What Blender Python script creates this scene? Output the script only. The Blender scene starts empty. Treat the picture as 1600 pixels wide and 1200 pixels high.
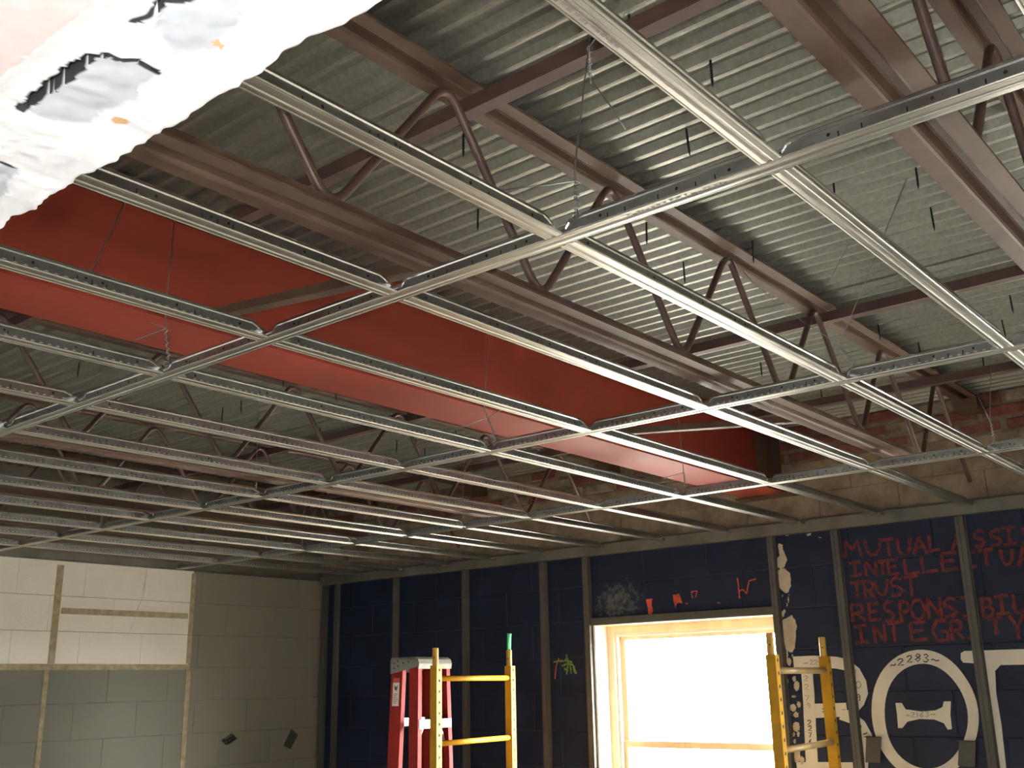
import bpy, math, random
from mathutils import Vector, Matrix, noise

random.seed(7)
SC = bpy.context.scene
COL = SC.collection

# ------------------------------------------------------------------ camera
CAM = Vector((0.99665, -0.13174, 1.69728))
RT = Vector((0.76819755, 0.63995681, -0.01810532))     # right
DN = Vector((-0.19099818, 0.20209657, -0.9605606))     # down
FW = Vector((-0.61105828, 0.74135838, 0.27748067))     # forward
FPX = 1626.57
cam = bpy.data.cameras.new('camera')
cam.sensor_fit = 'HORIZONTAL'
cam.sensor_width = 36.0
cam.lens = FPX / 1600.0 * 36.0
cam.clip_start = 0.02
camo = bpy.data.objects.new('camera', cam)
COL.objects.link(camo)
camo.matrix_world = Matrix(((RT.x, -DN.x, -FW.x, CAM.x), (RT.y, -DN.y, -FW.y, CAM.y),
                            (RT.z, -DN.z, -FW.z, CAM.z), (0, 0, 0, 1)))
SC.camera = camo

# ------------------------------------------------------------------ world, lights, exposure
SKY = 122.0
FLASH = 54.0
wd = bpy.data.worlds.new('overcast_sky')
SC.world = wd
wd.use_nodes = True
bg = wd.node_tree.nodes['Background']
bg.inputs[0].default_value = (1.0, 0.985, 0.95, 1)
bg.inputs[1].default_value = SKY

fl = bpy.data.lights.new('camera_flash', 'POINT')
fl.energy = FLASH
fl.color = (1.0, 0.975, 0.94)
fl.shadow_soft_size = 0.012
flo = bpy.data.objects.new('camera_flash', fl)
COL.objects.link(flo)
flo.location = CAM - RT * 0.030 - DN * 0.045 - FW * 0.01

for k, xc in enumerate((-2.0, 0.76)):                    # sampling portals in the two window openings
    pl = bpy.data.lights.new('window_portal', 'AREA')
    pl.shape = 'RECTANGLE'
    pl.size = 1.16
    pl.size_y = 1.30
    pl.cycles.is_portal = True
    po = bpy.data.objects.new('window_portal', pl)
    COL.objects.link(po)
    po.location = (xc, 5.10, 1.37)
    po.rotation_euler = (math.radians(-90), 0, 0)

vs = SC.view_settings
vs.view_transform = 'Standard'
vs.look = 'None'
vs.exposure = 0.0
vs.gamma = 1.0
vs.use_curve_mapping = False

# ------------------------------------------------------------------ layout numbers (metres)
TS = 0.4064                 # cross tee spacing
MS = 1.2192                 # main runner spacing
GZ = 2.44                   # underside of the grid
YF = 4.842                  # face of furring on the blue wall
YB = 4.866                  # face of the blue blocks
XL = -4.93                  # face of the left wall
XR = 2.35                   # right wall
YH = 0.33                   # room face of the near wall (with the opening)
DZ = 2.955                  # underside of the roof deck


def ray(u, v):
    return RT * ((u - 800) / FPX) + DN * ((v - 600) / FPX) + FW


def atY(u, v, Y):
    d = ray(u, v)
    return CAM + d * ((Y - CAM.y) / d.y)


def atX(u, v, X):
    d = ray(u, v)
    return CAM + d * ((X - CAM.x) / d.x)


def atZ(u, v, Z):
    d = ray(u, v)
    return CAM + d * ((Z - CAM.z) / d.z)


# ------------------------------------------------------------------ materials
MATS = {}


def mat(name, col, rough=0.6, metal=0.0, var=0.0, vscale=8.0, bump=0.0, bscale=60.0, col2=None, rvar=0.0, spec=None,
        detail=4.0, stretch=None):
    m = bpy.data.materials.new(name)
    m.use_nodes = True
    nt = m.node_tree
    b = nt.nodes['Principled BSDF']
    b.inputs['Base Color'].default_value = (*col, 1)
    b.inputs['Roughness'].default_value = rough
    b.inputs['Metallic'].default_value = metal
    if spec is not None:
        b.inputs['Specular IOR Level'].default_value = spec
    geo = nt.nodes.new('ShaderNodeNewGeometry')
    src = geo.outputs['Position']
    if stretch:
        mp = nt.nodes.new('ShaderNodeMapping')
        mp.inputs['Scale'].default_value = stretch
        nt.links.new(src, mp.inputs['Vector'])
        src = mp.outputs['Vector']
    if var > 0 or col2:
        n = nt.nodes.new('ShaderNodeTexNoise')
        n.inputs['Scale'].default_value = vscale
        n.inputs['Detail'].default_value = detail
        n.inputs['Roughness'].default_value = 0.65
        nt.links.new(src, n.inputs['Vector'])
        r = nt.nodes.new('ShaderNodeValToRGB')
        r.color_ramp.elements[0].position = 0.36
        r.color_ramp.elements[1].position = 0.64
        c2 = col2 or tuple(c * (1 - var) for c in col)
        r.color_ramp.elements[0].color = (*c2, 1)
        r.color_ramp.elements[1].color = (*col, 1)
        nt.links.new(n.outputs['Fac'], r.inputs['Fac'])
        nt.links.new(r.outputs['Color'], b.inputs['Base Color'])
        if rvar > 0:
            mr = nt.nodes.new('ShaderNodeMapRange')
            mr.inputs['To Min'].default_value = rough - rvar
            mr.inputs['To Max'].default_value = rough + rvar
            nt.links.new(n.outputs['Fac'], mr.inputs['Value'])
            nt.links.new(mr.outputs['Result'], b.inputs['Roughness'])
    if bump > 0:
        n2 = nt.nodes.new('ShaderNodeTexNoise')
        n2.inputs['Scale'].default_value = bscale
        n2.inputs['Detail'].default_value = 3.0
        nt.links.new(src, n2.inputs['Vector'])
        bp = nt.nodes.new('ShaderNodeBump')
        bp.inputs['Strength'].default_value = bump
        bp.inputs['Distance'].default_value = 0.004
        nt.links.new(n2.outputs['Fac'], bp.inputs['Height'])
        nt.links.new(bp.outputs['Normal'], b.inputs['Normal'])
    MATS[name] = m
    return m


mat('tee_flange', (0.50, 0.48, 0.425), 0.34, 1.0, var=0.15, vscale=9, rvar=0.05, bump=0.10, bscale=420)
mat('tee_web', (0.42, 0.43, 0.42), 0.34, 1.0, var=0.25, vscale=14, rvar=0.06)
mat('tee_bulb', (0.62, 0.62, 0.60), 0.24, 1.0)
mat('bright_clip', (0.85, 0.86, 0.87), 0.20, 0.85)
mat('dimple_steel', (0.80, 0.81, 0.82), 0.28, 0.45)
mat('slot_dark', (0.015, 0.013, 0.012), 0.9)
mat('deck_galv', (0.30, 0.29, 0.25), 0.45, 0.75, var=0.22, vscale=70, bump=0.10, bscale=70, rvar=0.04, detail=5)
mat('joist_primer', (0.100, 0.061, 0.040), 0.58, 0.0, var=0.45, vscale=5, bump=0.12, bscale=80, col2=(0.066, 0.034, 0.024), spec=0.3)
mat('web_primer', (0.088, 0.044, 0.036), 0.45, 0.0, var=0.35, vscale=9, bump=0.1)
mat('bridging_primer', (0.085, 0.042, 0.034), 0.6, 0.0, var=0.35, vscale=9)
mat('beam_red', (0.205, 0.030, 0.016), 0.58, 0.0, spec=0.2, var=0.22, vscale=4, bump=0.08, bscale=90, stretch=(1, .35, 1))
mat('furring_galv', (0.078, 0.074, 0.061), 0.62, 0.25, var=0.22, vscale=6)
mat('track_galv', (0.165, 0.152, 0.124), 0.50, 0.45, var=0.35, vscale=5)
mat('wire_steel', (0.30, 0.30, 0.29), 0.35, 0.9)
mat('screw_black', (0.008, 0.008, 0.009), 0.6, 0.3)
mat('mortar_blue', (0.026, 0.031, 0.050), 0.9, var=0.5, vscale=5)
mat('mortar_left', (0.22, 0.20, 0.165), 0.9, var=0.4, vscale=5)
mat('parge', (0.29, 0.22, 0.145), 0.95, var=0.5, vscale=7, bump=0.8, bscale=28, col2=(0.15, 0.105, 0.066), detail=7)
mat('brick_red', (0.200, 0.060, 0.042), 0.92, var=0.55, vscale=14, bump=0.8, bscale=45, col2=(0.105, 0.035, 0.027))
mat('brick_parged', (0.26, 0.205, 0.150), 0.95, var=0.5, vscale=11, bump=0.9, bscale=40, col2=(0.13, 0.085, 0.06))
mat('mortar_old', (0.20, 0.155, 0.108), 0.95, var=0.5, vscale=15, bump=0.8, bscale=60)
mat('cream_wall', (0.60, 0.55, 0.46), 0.85, var=0.1)
mat('concrete_floor', (0.19, 0.175, 0.15), 0.75, var=0.35, vscale=2.5, bump=0.2)
mat('added_enclosure_dark', (0.16, 0.15, 0.14), 0.9)
mat('adhesive_tan', (0.44, 0.355, 0.215), 0.85, var=0.35, vscale=25)
mat('white_paint', (0.56, 0.52, 0.44), 0.65, var=0.10, vscale=9)
mat('red_paint', (0.150, 0.028, 0.021), 0.8, var=0.55, vscale=38, col2=(0.055, 0.018, 0.024), spec=0.2)
mat('orange_paint', (0.50, 0.062, 0.025), 0.6, var=0.4, vscale=40)
mat('green_paint', (0.15, 0.25, 0.03), 0.6, var=0.5, vscale=50)
mat('ink_black', (0.02, 0.02, 0.025), 0.7)
mat('ink_faded', (0.20, 0.18, 0.17), 0.7)
mat('plaster_patch', (0.44, 0.37, 0.275), 0.9, var=0.2, vscale=22, bump=0.5, bscale=90)
mat('wood_frame', (0.86, 0.68, 0.44), 0.55, var=0.2, vscale=9, stretch=(1, 1, .12))
mat('reveal_white', (0.88, 0.87, 0.86), 0.7)
mat('sash_white', (0.82, 0.78, 0.70), 0.5)
mat('scaffold_yellow', (0.44, 0.225, 0.010), 0.5, spec=0.15, var=0.25, vscale=7, bump=0.05)
mat('pin_yellow', (0.44, 0.24, 0.02), 0.45, var=0.2, vscale=9)
mat('rung_worn', (0.36, 0.22, 0.05), 0.45, var=0.35, vscale=12, col2=(0.22, 0.17, 0.10))
mat('plywood', (0.45, 0.31, 0.16), 0.7, var=0.2, vscale=6)
mat('rubber', (0.02, 0.02, 0.02), 0.8)
mat('ladder_red', (0.27, 0.018, 0.014), 0.5, spec=0.18, var=0.2, vscale=9)
mat('aluminium', (0.52, 0.51, 0.49), 0.35, 0.8)
mat('ladder_cap', (0.23, 0.215, 0.18), 0.55, 0.2, var=0.15, vscale=12)
mat('sticker', (0.70, 0.66, 0.56), 0.6)
mat('sticker_ink', (0.10, 0.09, 0.09), 0.7)
mat('sticker_red', (0.50, 0.10, 0.08), 0.7)
mat('green_plastic', (0.02, 0.50, 0.16), 0.4)
mat('plate_grey', (0.065, 0.062, 0.052), 0.65, 0.3, var=0.2)
mat('pavement', (0.45, 0.43, 0.40), 0.9, var=0.2, vscale=0.6)


def glass():
    m = bpy.data.materials.new('window_glass')
    m.use_nodes = True
    nt = m.node_tree
    out = nt.nodes['Material Output']
    nt.nodes.remove(nt.nodes['Principled BSDF'])
    t = nt.nodes.new('ShaderNodeBsdfTransparent')
    t.inputs[0].default_value = (0.95, 0.97, 0.96, 1)
    g = nt.nodes.new('ShaderNodeBsdfGlossy')
    g.inputs['Roughness'].default_value = 0.03
    lw = nt.nodes.new('ShaderNodeLayerWeight')
    lw.inputs['Blend'].default_value = 0.5
    f = nt.nodes.new('ShaderNodeMath')
    f.operation = 'POWER'
    nt.links.new(lw.outputs['Facing'], f.inputs[0])
    f.inputs[1].default_value = 4.0
    f.use_clamp = True
    mx = nt.nodes.new('ShaderNodeMixShader')
    nt.links.new(f.outputs[0], mx.inputs[0])
    nt.links.new(t.outputs[0], mx.inputs[1])
    nt.links.new(g.outputs[0], mx.inputs[2])
    nt.links.new(mx.outputs[0], out.inputs[0])
    MATS['glass'] = m


glass()


def node_math(nt, op, a, b):
    n = nt.nodes.new('ShaderNodeMath')
    n.operation = op
    for i, x in enumerate((a, b)):
        if isinstance(x, (int, float)):
            n.inputs[i].default_value = x
        elif x is not None:
            nt.links.new(x, n.inputs[i])
    return n.outputs[0]


def mixc(nt, f, a, b):
    n = nt.nodes.new('ShaderNodeMix')
    n.data_type = 'RGBA'
    if isinstance(f, (int, float)):
        n.inputs[0].default_value = f
    else:
        nt.links.new(f, n.inputs[0])
    for i, x in ((6, a), (7, b)):
        if isinstance(x, tuple):
            n.inputs[i].default_value = (*x, 1)
        else:
            nt.links.new(x, n.inputs[i])
    return n.outputs[2]


def blue_paint():
    # navy block paint; a mottled glossy reflection painted in beside the window head
    m = mat('blue_paint', (0.010, 0.015, 0.040), 0.50, spec=0.22, var=0.45, vscale=3.5, bump=0.35, bscale=140)
    nt = m.node_tree
    b = nt.nodes['Principled BSDF']
    ramp = [n for n in nt.nodes if n.type == 'VALTORGB'][0]
    geo = [n for n in nt.nodes if n.type == 'NEW_GEOMETRY'][0]
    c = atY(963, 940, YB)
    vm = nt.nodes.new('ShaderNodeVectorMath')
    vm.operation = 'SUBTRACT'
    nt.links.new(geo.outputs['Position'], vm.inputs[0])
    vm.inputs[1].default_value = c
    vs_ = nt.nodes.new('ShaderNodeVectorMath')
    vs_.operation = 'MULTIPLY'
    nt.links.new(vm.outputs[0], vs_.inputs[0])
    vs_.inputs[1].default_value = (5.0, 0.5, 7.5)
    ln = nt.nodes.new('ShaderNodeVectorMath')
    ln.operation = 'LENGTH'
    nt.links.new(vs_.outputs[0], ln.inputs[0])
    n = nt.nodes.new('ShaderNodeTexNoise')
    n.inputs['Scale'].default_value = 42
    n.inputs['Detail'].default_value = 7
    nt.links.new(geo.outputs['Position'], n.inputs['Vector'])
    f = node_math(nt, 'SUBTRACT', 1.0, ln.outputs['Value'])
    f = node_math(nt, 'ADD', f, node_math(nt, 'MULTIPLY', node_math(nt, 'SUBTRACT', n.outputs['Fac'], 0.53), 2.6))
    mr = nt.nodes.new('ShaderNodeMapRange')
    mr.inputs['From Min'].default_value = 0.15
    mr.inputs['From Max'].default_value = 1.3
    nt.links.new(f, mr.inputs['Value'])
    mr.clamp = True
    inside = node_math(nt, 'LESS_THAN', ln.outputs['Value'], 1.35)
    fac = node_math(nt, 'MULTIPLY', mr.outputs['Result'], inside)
    # blend the painted reflection into the navy base colour
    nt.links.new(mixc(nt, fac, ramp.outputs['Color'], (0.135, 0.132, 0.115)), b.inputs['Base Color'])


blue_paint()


def left_paint():
    # ghosts of removed boards: cream above, grey below, grey-beige next to the corner
    m = mat('left_paint', (0.88, 0.815, 0.695), 0.8, var=0.06, vscale=4, bump=0.45, bscale=110)
    nt = m.node_tree
    b = nt.nodes['Principled BSDF']
    ramp = [n for n in nt.nodes if n.type == 'VALTORGB'][0]
    geo = [n for n in nt.nodes if n.type == 'NEW_GEOMETRY'][0]
    s = nt.nodes.new('ShaderNodeSeparateXYZ')
    nt.links.new(geo.outputs['Position'], s.inputs[0])
    low = node_math(nt, 'LESS_THAN', s.outputs['Z'], 1.845)
    right = node_math(nt, 'GREATER_THAN', s.outputs['Y'], 3.79)
    top = node_math(nt, 'GREATER_THAN', s.outputs['Z'], 2.47)
    c = mixc(nt, low, ramp.outputs['Color'], (0.185, 0.180, 0.148))
    c = mixc(nt, right, c, (0.200, 0.183, 0.147))
    c = mixc(nt, top, c, (0.13, 0.105, 0.078))
    nt.links.new(c, b.inputs['Base Color'])


left_paint()


def lintel_mat():
    m = bpy.data.materials.new('lintel_plaster')
    m.use_nodes = True
    nt = m.node_tree
    b = nt.nodes['Principled BSDF']
    b.inputs['Roughness'].default_value = 0.9
    a = nt.nodes.new('ShaderNodeAttribute')
    a.attribute_name = 'surface_tint'
    geo = nt.nodes.new('ShaderNodeNewGeometry')
    n = nt.nodes.new('ShaderNodeTexNoise')
    n.inputs['Scale'].default_value = 60
    n.inputs['Detail'].default_value = 6
    nt.links.new(geo.outputs['Position'], n.inputs['Vector'])
    mr = nt.nodes.new('ShaderNodeMapRange')
    mr.inputs['To Min'].default_value = 0.86
    mr.inputs['To Max'].default_value = 1.08
    nt.links.new(n.outputs['Fac'], mr.inputs['Value'])
    mx = nt.nodes.new('ShaderNodeVectorMath')
    mx.operation = 'SCALE'
    nt.links.new(a.outputs['Color'], mx.inputs[0])
    nt.links.new(mr.outputs['Result'], mx.inputs['Scale'])
    nt.links.new(mx.outputs[0], b.inputs['Base Color'])
    bp = nt.nodes.new('ShaderNodeBump')
    bp.inputs['Strength'].default_value = 0.35
    bp.inputs['Distance'].default_value = 0.003
    nt.links.new(n.outputs['Fac'], bp.inputs['Height'])
    nt.links.new(bp.outputs['Normal'], b.inputs['Normal'])
    MATS['lintel'] = m


lintel_mat()


# ------------------------------------------------------------------ mesh helpers
class MB:
    def __init__(self):
        self.v = []
        self.f = []

    def add(self, vs, fs):
        o = len(self.v)
        self.v += [tuple(p) for p in vs]
        self.f += [tuple(i + o for i in f) for f in fs]
        return self

    def box(self, x0, x1, y0, y1, z0, z1):
        return self.add([(x0, y0, z0), (x1, y0, z0), (x1, y1, z0), (x0, y1, z0), (x0, y0, z1), (x1, y0, z1), (x1, y1, z1), (x0, y1, z1)],
                        [(3, 2, 1, 0), (4, 5, 6, 7), (0, 1, 5, 4), (1, 2, 6, 5), (2, 3, 7, 6), (3, 0, 4, 7)])

    def obox(self, c, ax, ay, az):
        c, ax, ay, az = Vector(c), Vector(ax), Vector(ay), Vector(az)
        P = [c + ax * sx + ay * sy + az * sz for sz in (-1, 1) for sx, sy in ((-1, -1), (1, -1), (1, 1), (-1, 1))]
        return self.add(P, [(3, 2, 1, 0), (4, 5, 6, 7), (0, 1, 5, 4), (1, 2, 6, 5), (2, 3, 7, 6), (3, 0, 4, 7)])

    def prism(self, prof, a, b, fn):
        # closed polygon prof [(p,q)], swept from a to b; fn(p,q,t) -> xyz
        n = len(prof)
        vs = [fn(p, q, a) for p, q in prof] + [fn(p, q, b) for p, q in prof]
        fs = [(i, (i + 1) % n, (i + 1) % n + n, i + n) for i in range(n)]
        fs += [tuple(range(n))[::-1], tuple(range(n, 2 * n))]
        return self.add(vs, fs)

    def tube(self, pts, r, n=8, caps=True):
        pts = [Vector(p) for p in pts]
        rs = r if isinstance(r, (list, tuple)) else [r] * len(pts)
        t0 = (pts[1] - pts[0]).normalized()
        up = Vector((0, 0, 1)) if abs(t0.z) < 0.9 else Vector((1, 0, 0))
        u = t0.cross(up).normalized()
        vs = []
        prev = t0
        for i, p in enumerate(pts):
            if i == 0:
                t = t0
            elif i == len(pts) - 1:
                t = (pts[i] - pts[i - 1]).normalized()
            else:
                t = ((pts[i] - pts[i - 1]).normalized() + (pts[i + 1] - pts[i]).normalized())
                t = t.normalized() if t.length > 1e-6 else prev
            q = prev.rotation_difference(t)
            u = (q @ u).normalized()
            prev = t
            w = t.cross(u)
            for k in range(n):
                a = 2 * math.pi * k / n
                vs.append(p + (u * math.cos(a) + w * math.sin(a)) * rs[i])
        fs = []
        for i in range(len(pts) - 1):
            for k in range(n):
                fs.append((i * n + k, i * n + (k + 1) % n, (i + 1) * n + (k + 1) % n, (i + 1) * n + k))
        if caps:
            fs.append(tuple(range(n))[::-1])
            fs.append(tuple((len(pts) - 1) * n + k for k in range(n)))
        return self.add(vs, fs)

    def mesh(self, name, smooth=False):
        me = bpy.data.meshes.new(name)
        me.from_pydata(self.v, [], self.f)
        me.validate()
        import bmesh
        bm = bmesh.new()
        bm.from_mesh(me)
        bmesh.ops.recalc_face_normals(bm, faces=bm.faces)
        bm.to_mesh(me)
        bm.free()
        if smooth:
            for p in me.polygons:
                p.use_smooth = True
        return me

    def build(self, name, material, parent=None, smooth=False, loc=None):
        me = self.mesh(name, smooth)
        me.materials.append(MATS[material])
        return link(name, me, parent, loc)


def link(name, me, parent=None, loc=None):
    o = bpy.data.objects.new(name, me)
    COL.objects.link(o)
    if parent is not None:
        o.parent = parent
    if loc is not None:
        o.location = loc
    return o


def empty(name, loc=(0, 0, 0)):
    o = bpy.data.objects.new(name, None)
    o.empty_display_size = 0.05
    COL.objects.link(o)
    o.location = loc
    return o


def tag(o, label=None, cat=None, group=None, kind=None):
    if label:
        o['label'] = label
    if cat:
        o['category'] = cat
    if group:
        o['group'] = group
    if kind:
        o['kind'] = kind
    return o


def copy_tree(o, parent=None):
    c = o.copy()
    COL.objects.link(c)
    c.parent = parent
    for ch in o.children:
        copy_tree(ch, c)
    return c


ORD = ['first', 'second', 'third', 'fourth', 'fifth', 'sixth', 'seventh', 'eighth', 'ninth', 'tenth', 'eleventh', 'twelfth',
       'thirteenth', 'fourteenth', 'fifteenth', 'sixteenth', 'seventeenth']

# ================================================================== SETTING
# ------------------------------------------------------------------ floor, right wall, added light-blocking box, ground outside
tag(MB().box(XL - .25, XR + .25, -3.4, 5.07, -0.15, 0.0).build('floor', 'concrete_floor'),
    'bare grey concrete floor of the room', 'floor', kind='structure')
tag(MB().box(XR, XR + .2, YH, 5.07, 0, 3.05).build('wall_right', 'cream_wall'),
    'plain cream side wall right of the blue wall', 'wall', kind='structure')
tag(MB().box(-60, 60, 5.08, 60, -0.40, -0.20).build('pavement', 'pavement'),
    'pale pavement outside the windows', 'pavement', kind='structure')
enclosure = MB().box(-2.6, -2.45, -3.3, -0.02, 0, 2.6).build('added_enclosure_left', 'added_enclosure_dark')  # unseen dark box, added to keep sky light out of the opening
tag(enclosure, 'added dark light-blocking side of the unseen box behind the opening, left', 'wall', kind='structure')
tag(MB().box(2.75, 2.9, -3.3, -0.02, 0, 2.6).build('added_enclosure_right', 'added_enclosure_dark'), 'added dark light-blocking side of the unseen box behind the opening, right', 'wall', kind='structure')
tag(MB().box(-2.6, 2.9, -3.45, -3.3, 0, 2.6).build('added_enclosure_back', 'added_enclosure_dark'), 'added dark light-blocking end of the unseen box behind the opening', 'wall', kind='structure')
tag(MB().box(-2.6, 2.9, -3.45, -0.02, 2.6, 2.75).build('added_enclosure_top', 'added_enclosure_dark'), 'added dark light-blocking top of the unseen box behind the opening', 'ceiling', kind='structure')

# ------------------------------------------------------------------ near wall with the opening: broken plastered lintel overhead
HZ = 2.20
YE = atZ(300, 175, HZ).y            # room-side edge of the lintel
YP = atZ(65, 55, HZ).y              # where the smooth pinkish band starts
wf = MB()
wf.box(XL - .2, -0.75, -0.02, YE, 0, 3.05)
wf.box(1.75, XR + .2, -0.02, YE, 0, 3.05)
wf.box(-0.75, 1.75, -0.02, YE - 0.02, HZ + 0.03, 3.05)
wfo = wf.build('wall_front', 'reveal_white')
tag(wfo, 'white plastered near wall around the opening overhead', 'wall', kind='structure')


def pip(x, y, poly):
    c = False
    n = len(poly)
    for i in range(n):
        x1, y1 = poly[i]
        x2, y2 = poly[(i + 1) % n]
        if (y1 > y) != (y2 > y) and x < (x2 - x1) * (y - y1) / (y2 - y1) + x1:
            c = not c
    return c


def pl_dist(x, y, pl):
    best, bt = 1e9, 0
    for i in range(len(pl) - 1):
        x1, y1 = pl[i]
        x2, y2 = pl[i + 1]
        dx, dy = x2 - x1, y2 - y1
        t = max(0, min(1, ((x - x1) * dx + (y - y1) * dy) / (dx * dx + dy * dy + 1e-12)))
        d = math.hypot(x - x1 - t * dx, y - y1 - t * dy)
        if d < best:
            best, bt = d, (i + t) / (len(pl) - 1)
    return best, bt


def LZ(pts):
    return [tuple(atZ(u / 4, v / 4, HZ)[:2]) for u, v in pts]


crack1 = LZ([(130, 680), (210, 625), (225, 595), (300, 560), (330, 520), (400, 495), (430, 455), (470, 440), (480, 405), (540, 380),
             (565, 350), (630, 360), (660, 335), (700, 350), (750, 375), (850, 380), (900, 415), (980, 455)])
crack2 = LZ([(1250, -20), (1130, 0), (1010, 0), (990, 40), (940, 85), (870, 130), (830, 140)])
crack3 = LZ([(-60, 1015), (0, 1030), (70, 1060)])
patches = [LZ([(150, 680), (225, 600), (330, 530), (480, 415), (570, 360), (660, 345), (750, 380), (850, 390), (985, 470), (850, 600), (770, 660),
               (640, 730), (520, 800), (350, 770), (250, 740)]),
           LZ([(960, 100), (1000, 10), (1130, 0), (1380, -60), (1520, -20), (1500, 180), (1380, 250), (1300, 330), (1100, 380), (1000, 270)]),
           LZ([(-80, 1030), (0, 1035), (80, 1065), (95, 1100), (40, 1210), (-80, 1250)])]
spots = [(LZ([(750, 760)])[0], 0.008), (LZ([(1365, 285)])[0], 0.005)]
gx0, gx1, gy0 = -0.75, 1.75, -0.02
nx, ny = 560, 128


def gx(ix):
    if ix <= 20:
        return gx0 + (-.45 - gx0) * ix / 20
    if ix >= nx - 20:
        return .85 + (gx1 - .85) * (ix - nx + 20) / 20
    return -.45 + 1.30 * (ix - 20) / (nx - 40)


vs_, fs_, cols = [], [], []
for iy in range(ny + 1):
    for ix in range(nx + 1):
        x = gx(ix)
        ye = YE + 0.006 * noise.noise((x * 28, 3.1, 0)) + 0.0035 * noise.noise((x * 75, 9.1, 0)) + 0.004 * noise.noise((x * 9, 1.7, 4))
        last = iy >= ny - 3                        # the last rows turn up the room-side face
        t = min(1.0, iy / (ny - 3))
        y = gy0 + (ye - gy0) * t
        z = HZ - 0.004 * noise.noise((x * 14, y * 14, 1)) - 0.0016 * noise.noise((x * 60, y * 60, 5))
        col = (0.86, 0.875, 0.90)
        if y < YP:
            z = HZ - 0.010 - 0.0006 * noise.noise((x * 90, y * 20, 2))
            col = (0.66, 0.55, 0.54)
        elif y < YP + 0.02:
            k = (y - YP) / 0.02
            z = z * k + (HZ - 0.010) * (1 - k)
        wob = 0.006 * noise.noise((x * 40, y * 40, 7))
        for pi, pa in enumerate(patches):
            if pip(x + wob, y + wob, pa):
                col = (0.52, 0.56, 0.61)
                z += 0.0025
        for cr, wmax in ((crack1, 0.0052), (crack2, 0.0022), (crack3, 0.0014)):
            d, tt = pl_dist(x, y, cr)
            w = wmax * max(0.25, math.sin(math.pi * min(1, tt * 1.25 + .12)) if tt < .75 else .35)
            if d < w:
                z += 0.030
            if d < w + 0.0028:                     # shade of the deep crack painted over its walls
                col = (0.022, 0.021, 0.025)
        for (sx, sy), r in spots:
            if math.hypot(x - sx, y - sy) < r:
                col = (0.70, 0.42, 0.22)
        if last and iy > ny - 3:
            k = iy - (ny - 3)
            z += 0.014 * k
            y -= 0.0006 * k + 0.002 * noise.noise((x * 50, k * 2.0, 3))
            if k == 3:
                z = HZ + 0.75
        vs_.append((x, y, z))
        cols.append((*col, 1))
for iy in range(ny):
    for ix in range(nx):
        a = iy * (nx + 1) + ix
        fs_.append((a, a + nx + 1, a + nx + 2, a + 1))
lm = MB().add(vs_, fs_)
me = bpy.data.meshes.new('lintel_soffit')
me.from_pydata(lm.v, [], lm.f)
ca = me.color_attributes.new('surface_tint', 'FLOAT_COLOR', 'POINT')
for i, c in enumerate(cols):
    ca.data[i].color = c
for p in me.polygons:
    p.use_smooth = True
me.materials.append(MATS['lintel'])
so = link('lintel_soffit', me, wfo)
so['label'] = 'rough white plaster soffit with a dark crack and bare grey patches'

# ------------------------------------------------------------------ roof deck: corrugated sheets laid across the joists
ceil = empty('ceiling', (0, 0, DZ))
tag(ceil, 'corrugated galvanized roof deck above the joists', 'ceiling', kind='structure')
PIT = 0.064


def deck_mesh(nf, x0, x1):
    b = MB()
    prof = []
    for k in range(nf):
        y = k * PIT
        prof += [(y, 0.0), (y + 0.007, -.0004), (y + 0.015, 0.0), (y + 0.026, 0.019), (y + 0.053, 0.019)]
    prof.append((nf * PIT, 0.0))
    prof.append((nf * PIT + 0.015, 0.0))
    n = len(prof)
    xs = [x0, x1]
    for x in xs:
        for y, z in prof:
            b.v.append((x, y, z))
    for x in xs:
        for y, z in prof:
            b.v.append((x, y, z + 0.0012))
    for i in range(n - 1):
        b.f.append((i, i + 1, n + i + 1, n + i))
        b.f.append((2 * n + i, 3 * n + i, 3 * n + i + 1, 2 * n + i + 1))
    return b


dm = deck_mesh(11, XL - .15, XR + .15).mesh('deck_sheet')
dm.materials.append(MATS['deck_galv'])
y = YH - 0.05
k = 0
while y < 4.9:
    o = link('deck_sheet', dm, ceil, (0, y, 0.0016 * (k % 2)))
    y += 11 * PIT
    k += 1
# roofing above the deck keeps the daylight out
rb = MB().box(XL - .25, XR + .25, -0.02, 5.07, 0.03, 0.08).build('roof_board', 'parge', ceil)
rb.location = (0, 0, 0.02)

# black screws sticking through the deck
sm = MB()
sm.tube([(0, 0, 0.012), (0, 0, -0.050), (0, 0, -0.062)], [0.0026, 0.0026, 0.0007], 6)
for k in range(6):
    sm.tube([(0, 0, -0.006 - k * 0.008), (0, 0, -0.008 - k * 0.008)], 0.0034, 6)
smesh = sm.mesh('roofing_screw')
smesh.materials.append(MATS['screw_black'])
for (u, v) in [(983, 27), (1073, 208), (1068, 415), (1176, 382), (1431, 262), (1455, 330), (1303, 292), (724, 210), (747, 328), (1372, 507),
               (1566, 503), (1578, 463), (1435, 536), (1536, 560), (1283, 611), (525, 606), (377, 626), (348, 641), (443, 583), (620, 690),
               (650, 690), (712, 660), (664, 702), (1010, 350), (1188, 566), (500, 668), (38, 480), (124, 567), (380, 790), (1110, 95)]:
    p = atZ(u, v, DZ)
    o = link('roofing_screw', smesh, ceil, (p.x, p.y, 0))
    o.rotation_euler = (random.uniform(-.06, .06), random.uniform(-.06, .06), 0)

# ------------------------------------------------------------------ blue block wall with the windows
WIN = [(-2.555, -1.425, 0.64, 2.04), (0.195, 1.325, 0.64, 2.04)]


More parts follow.
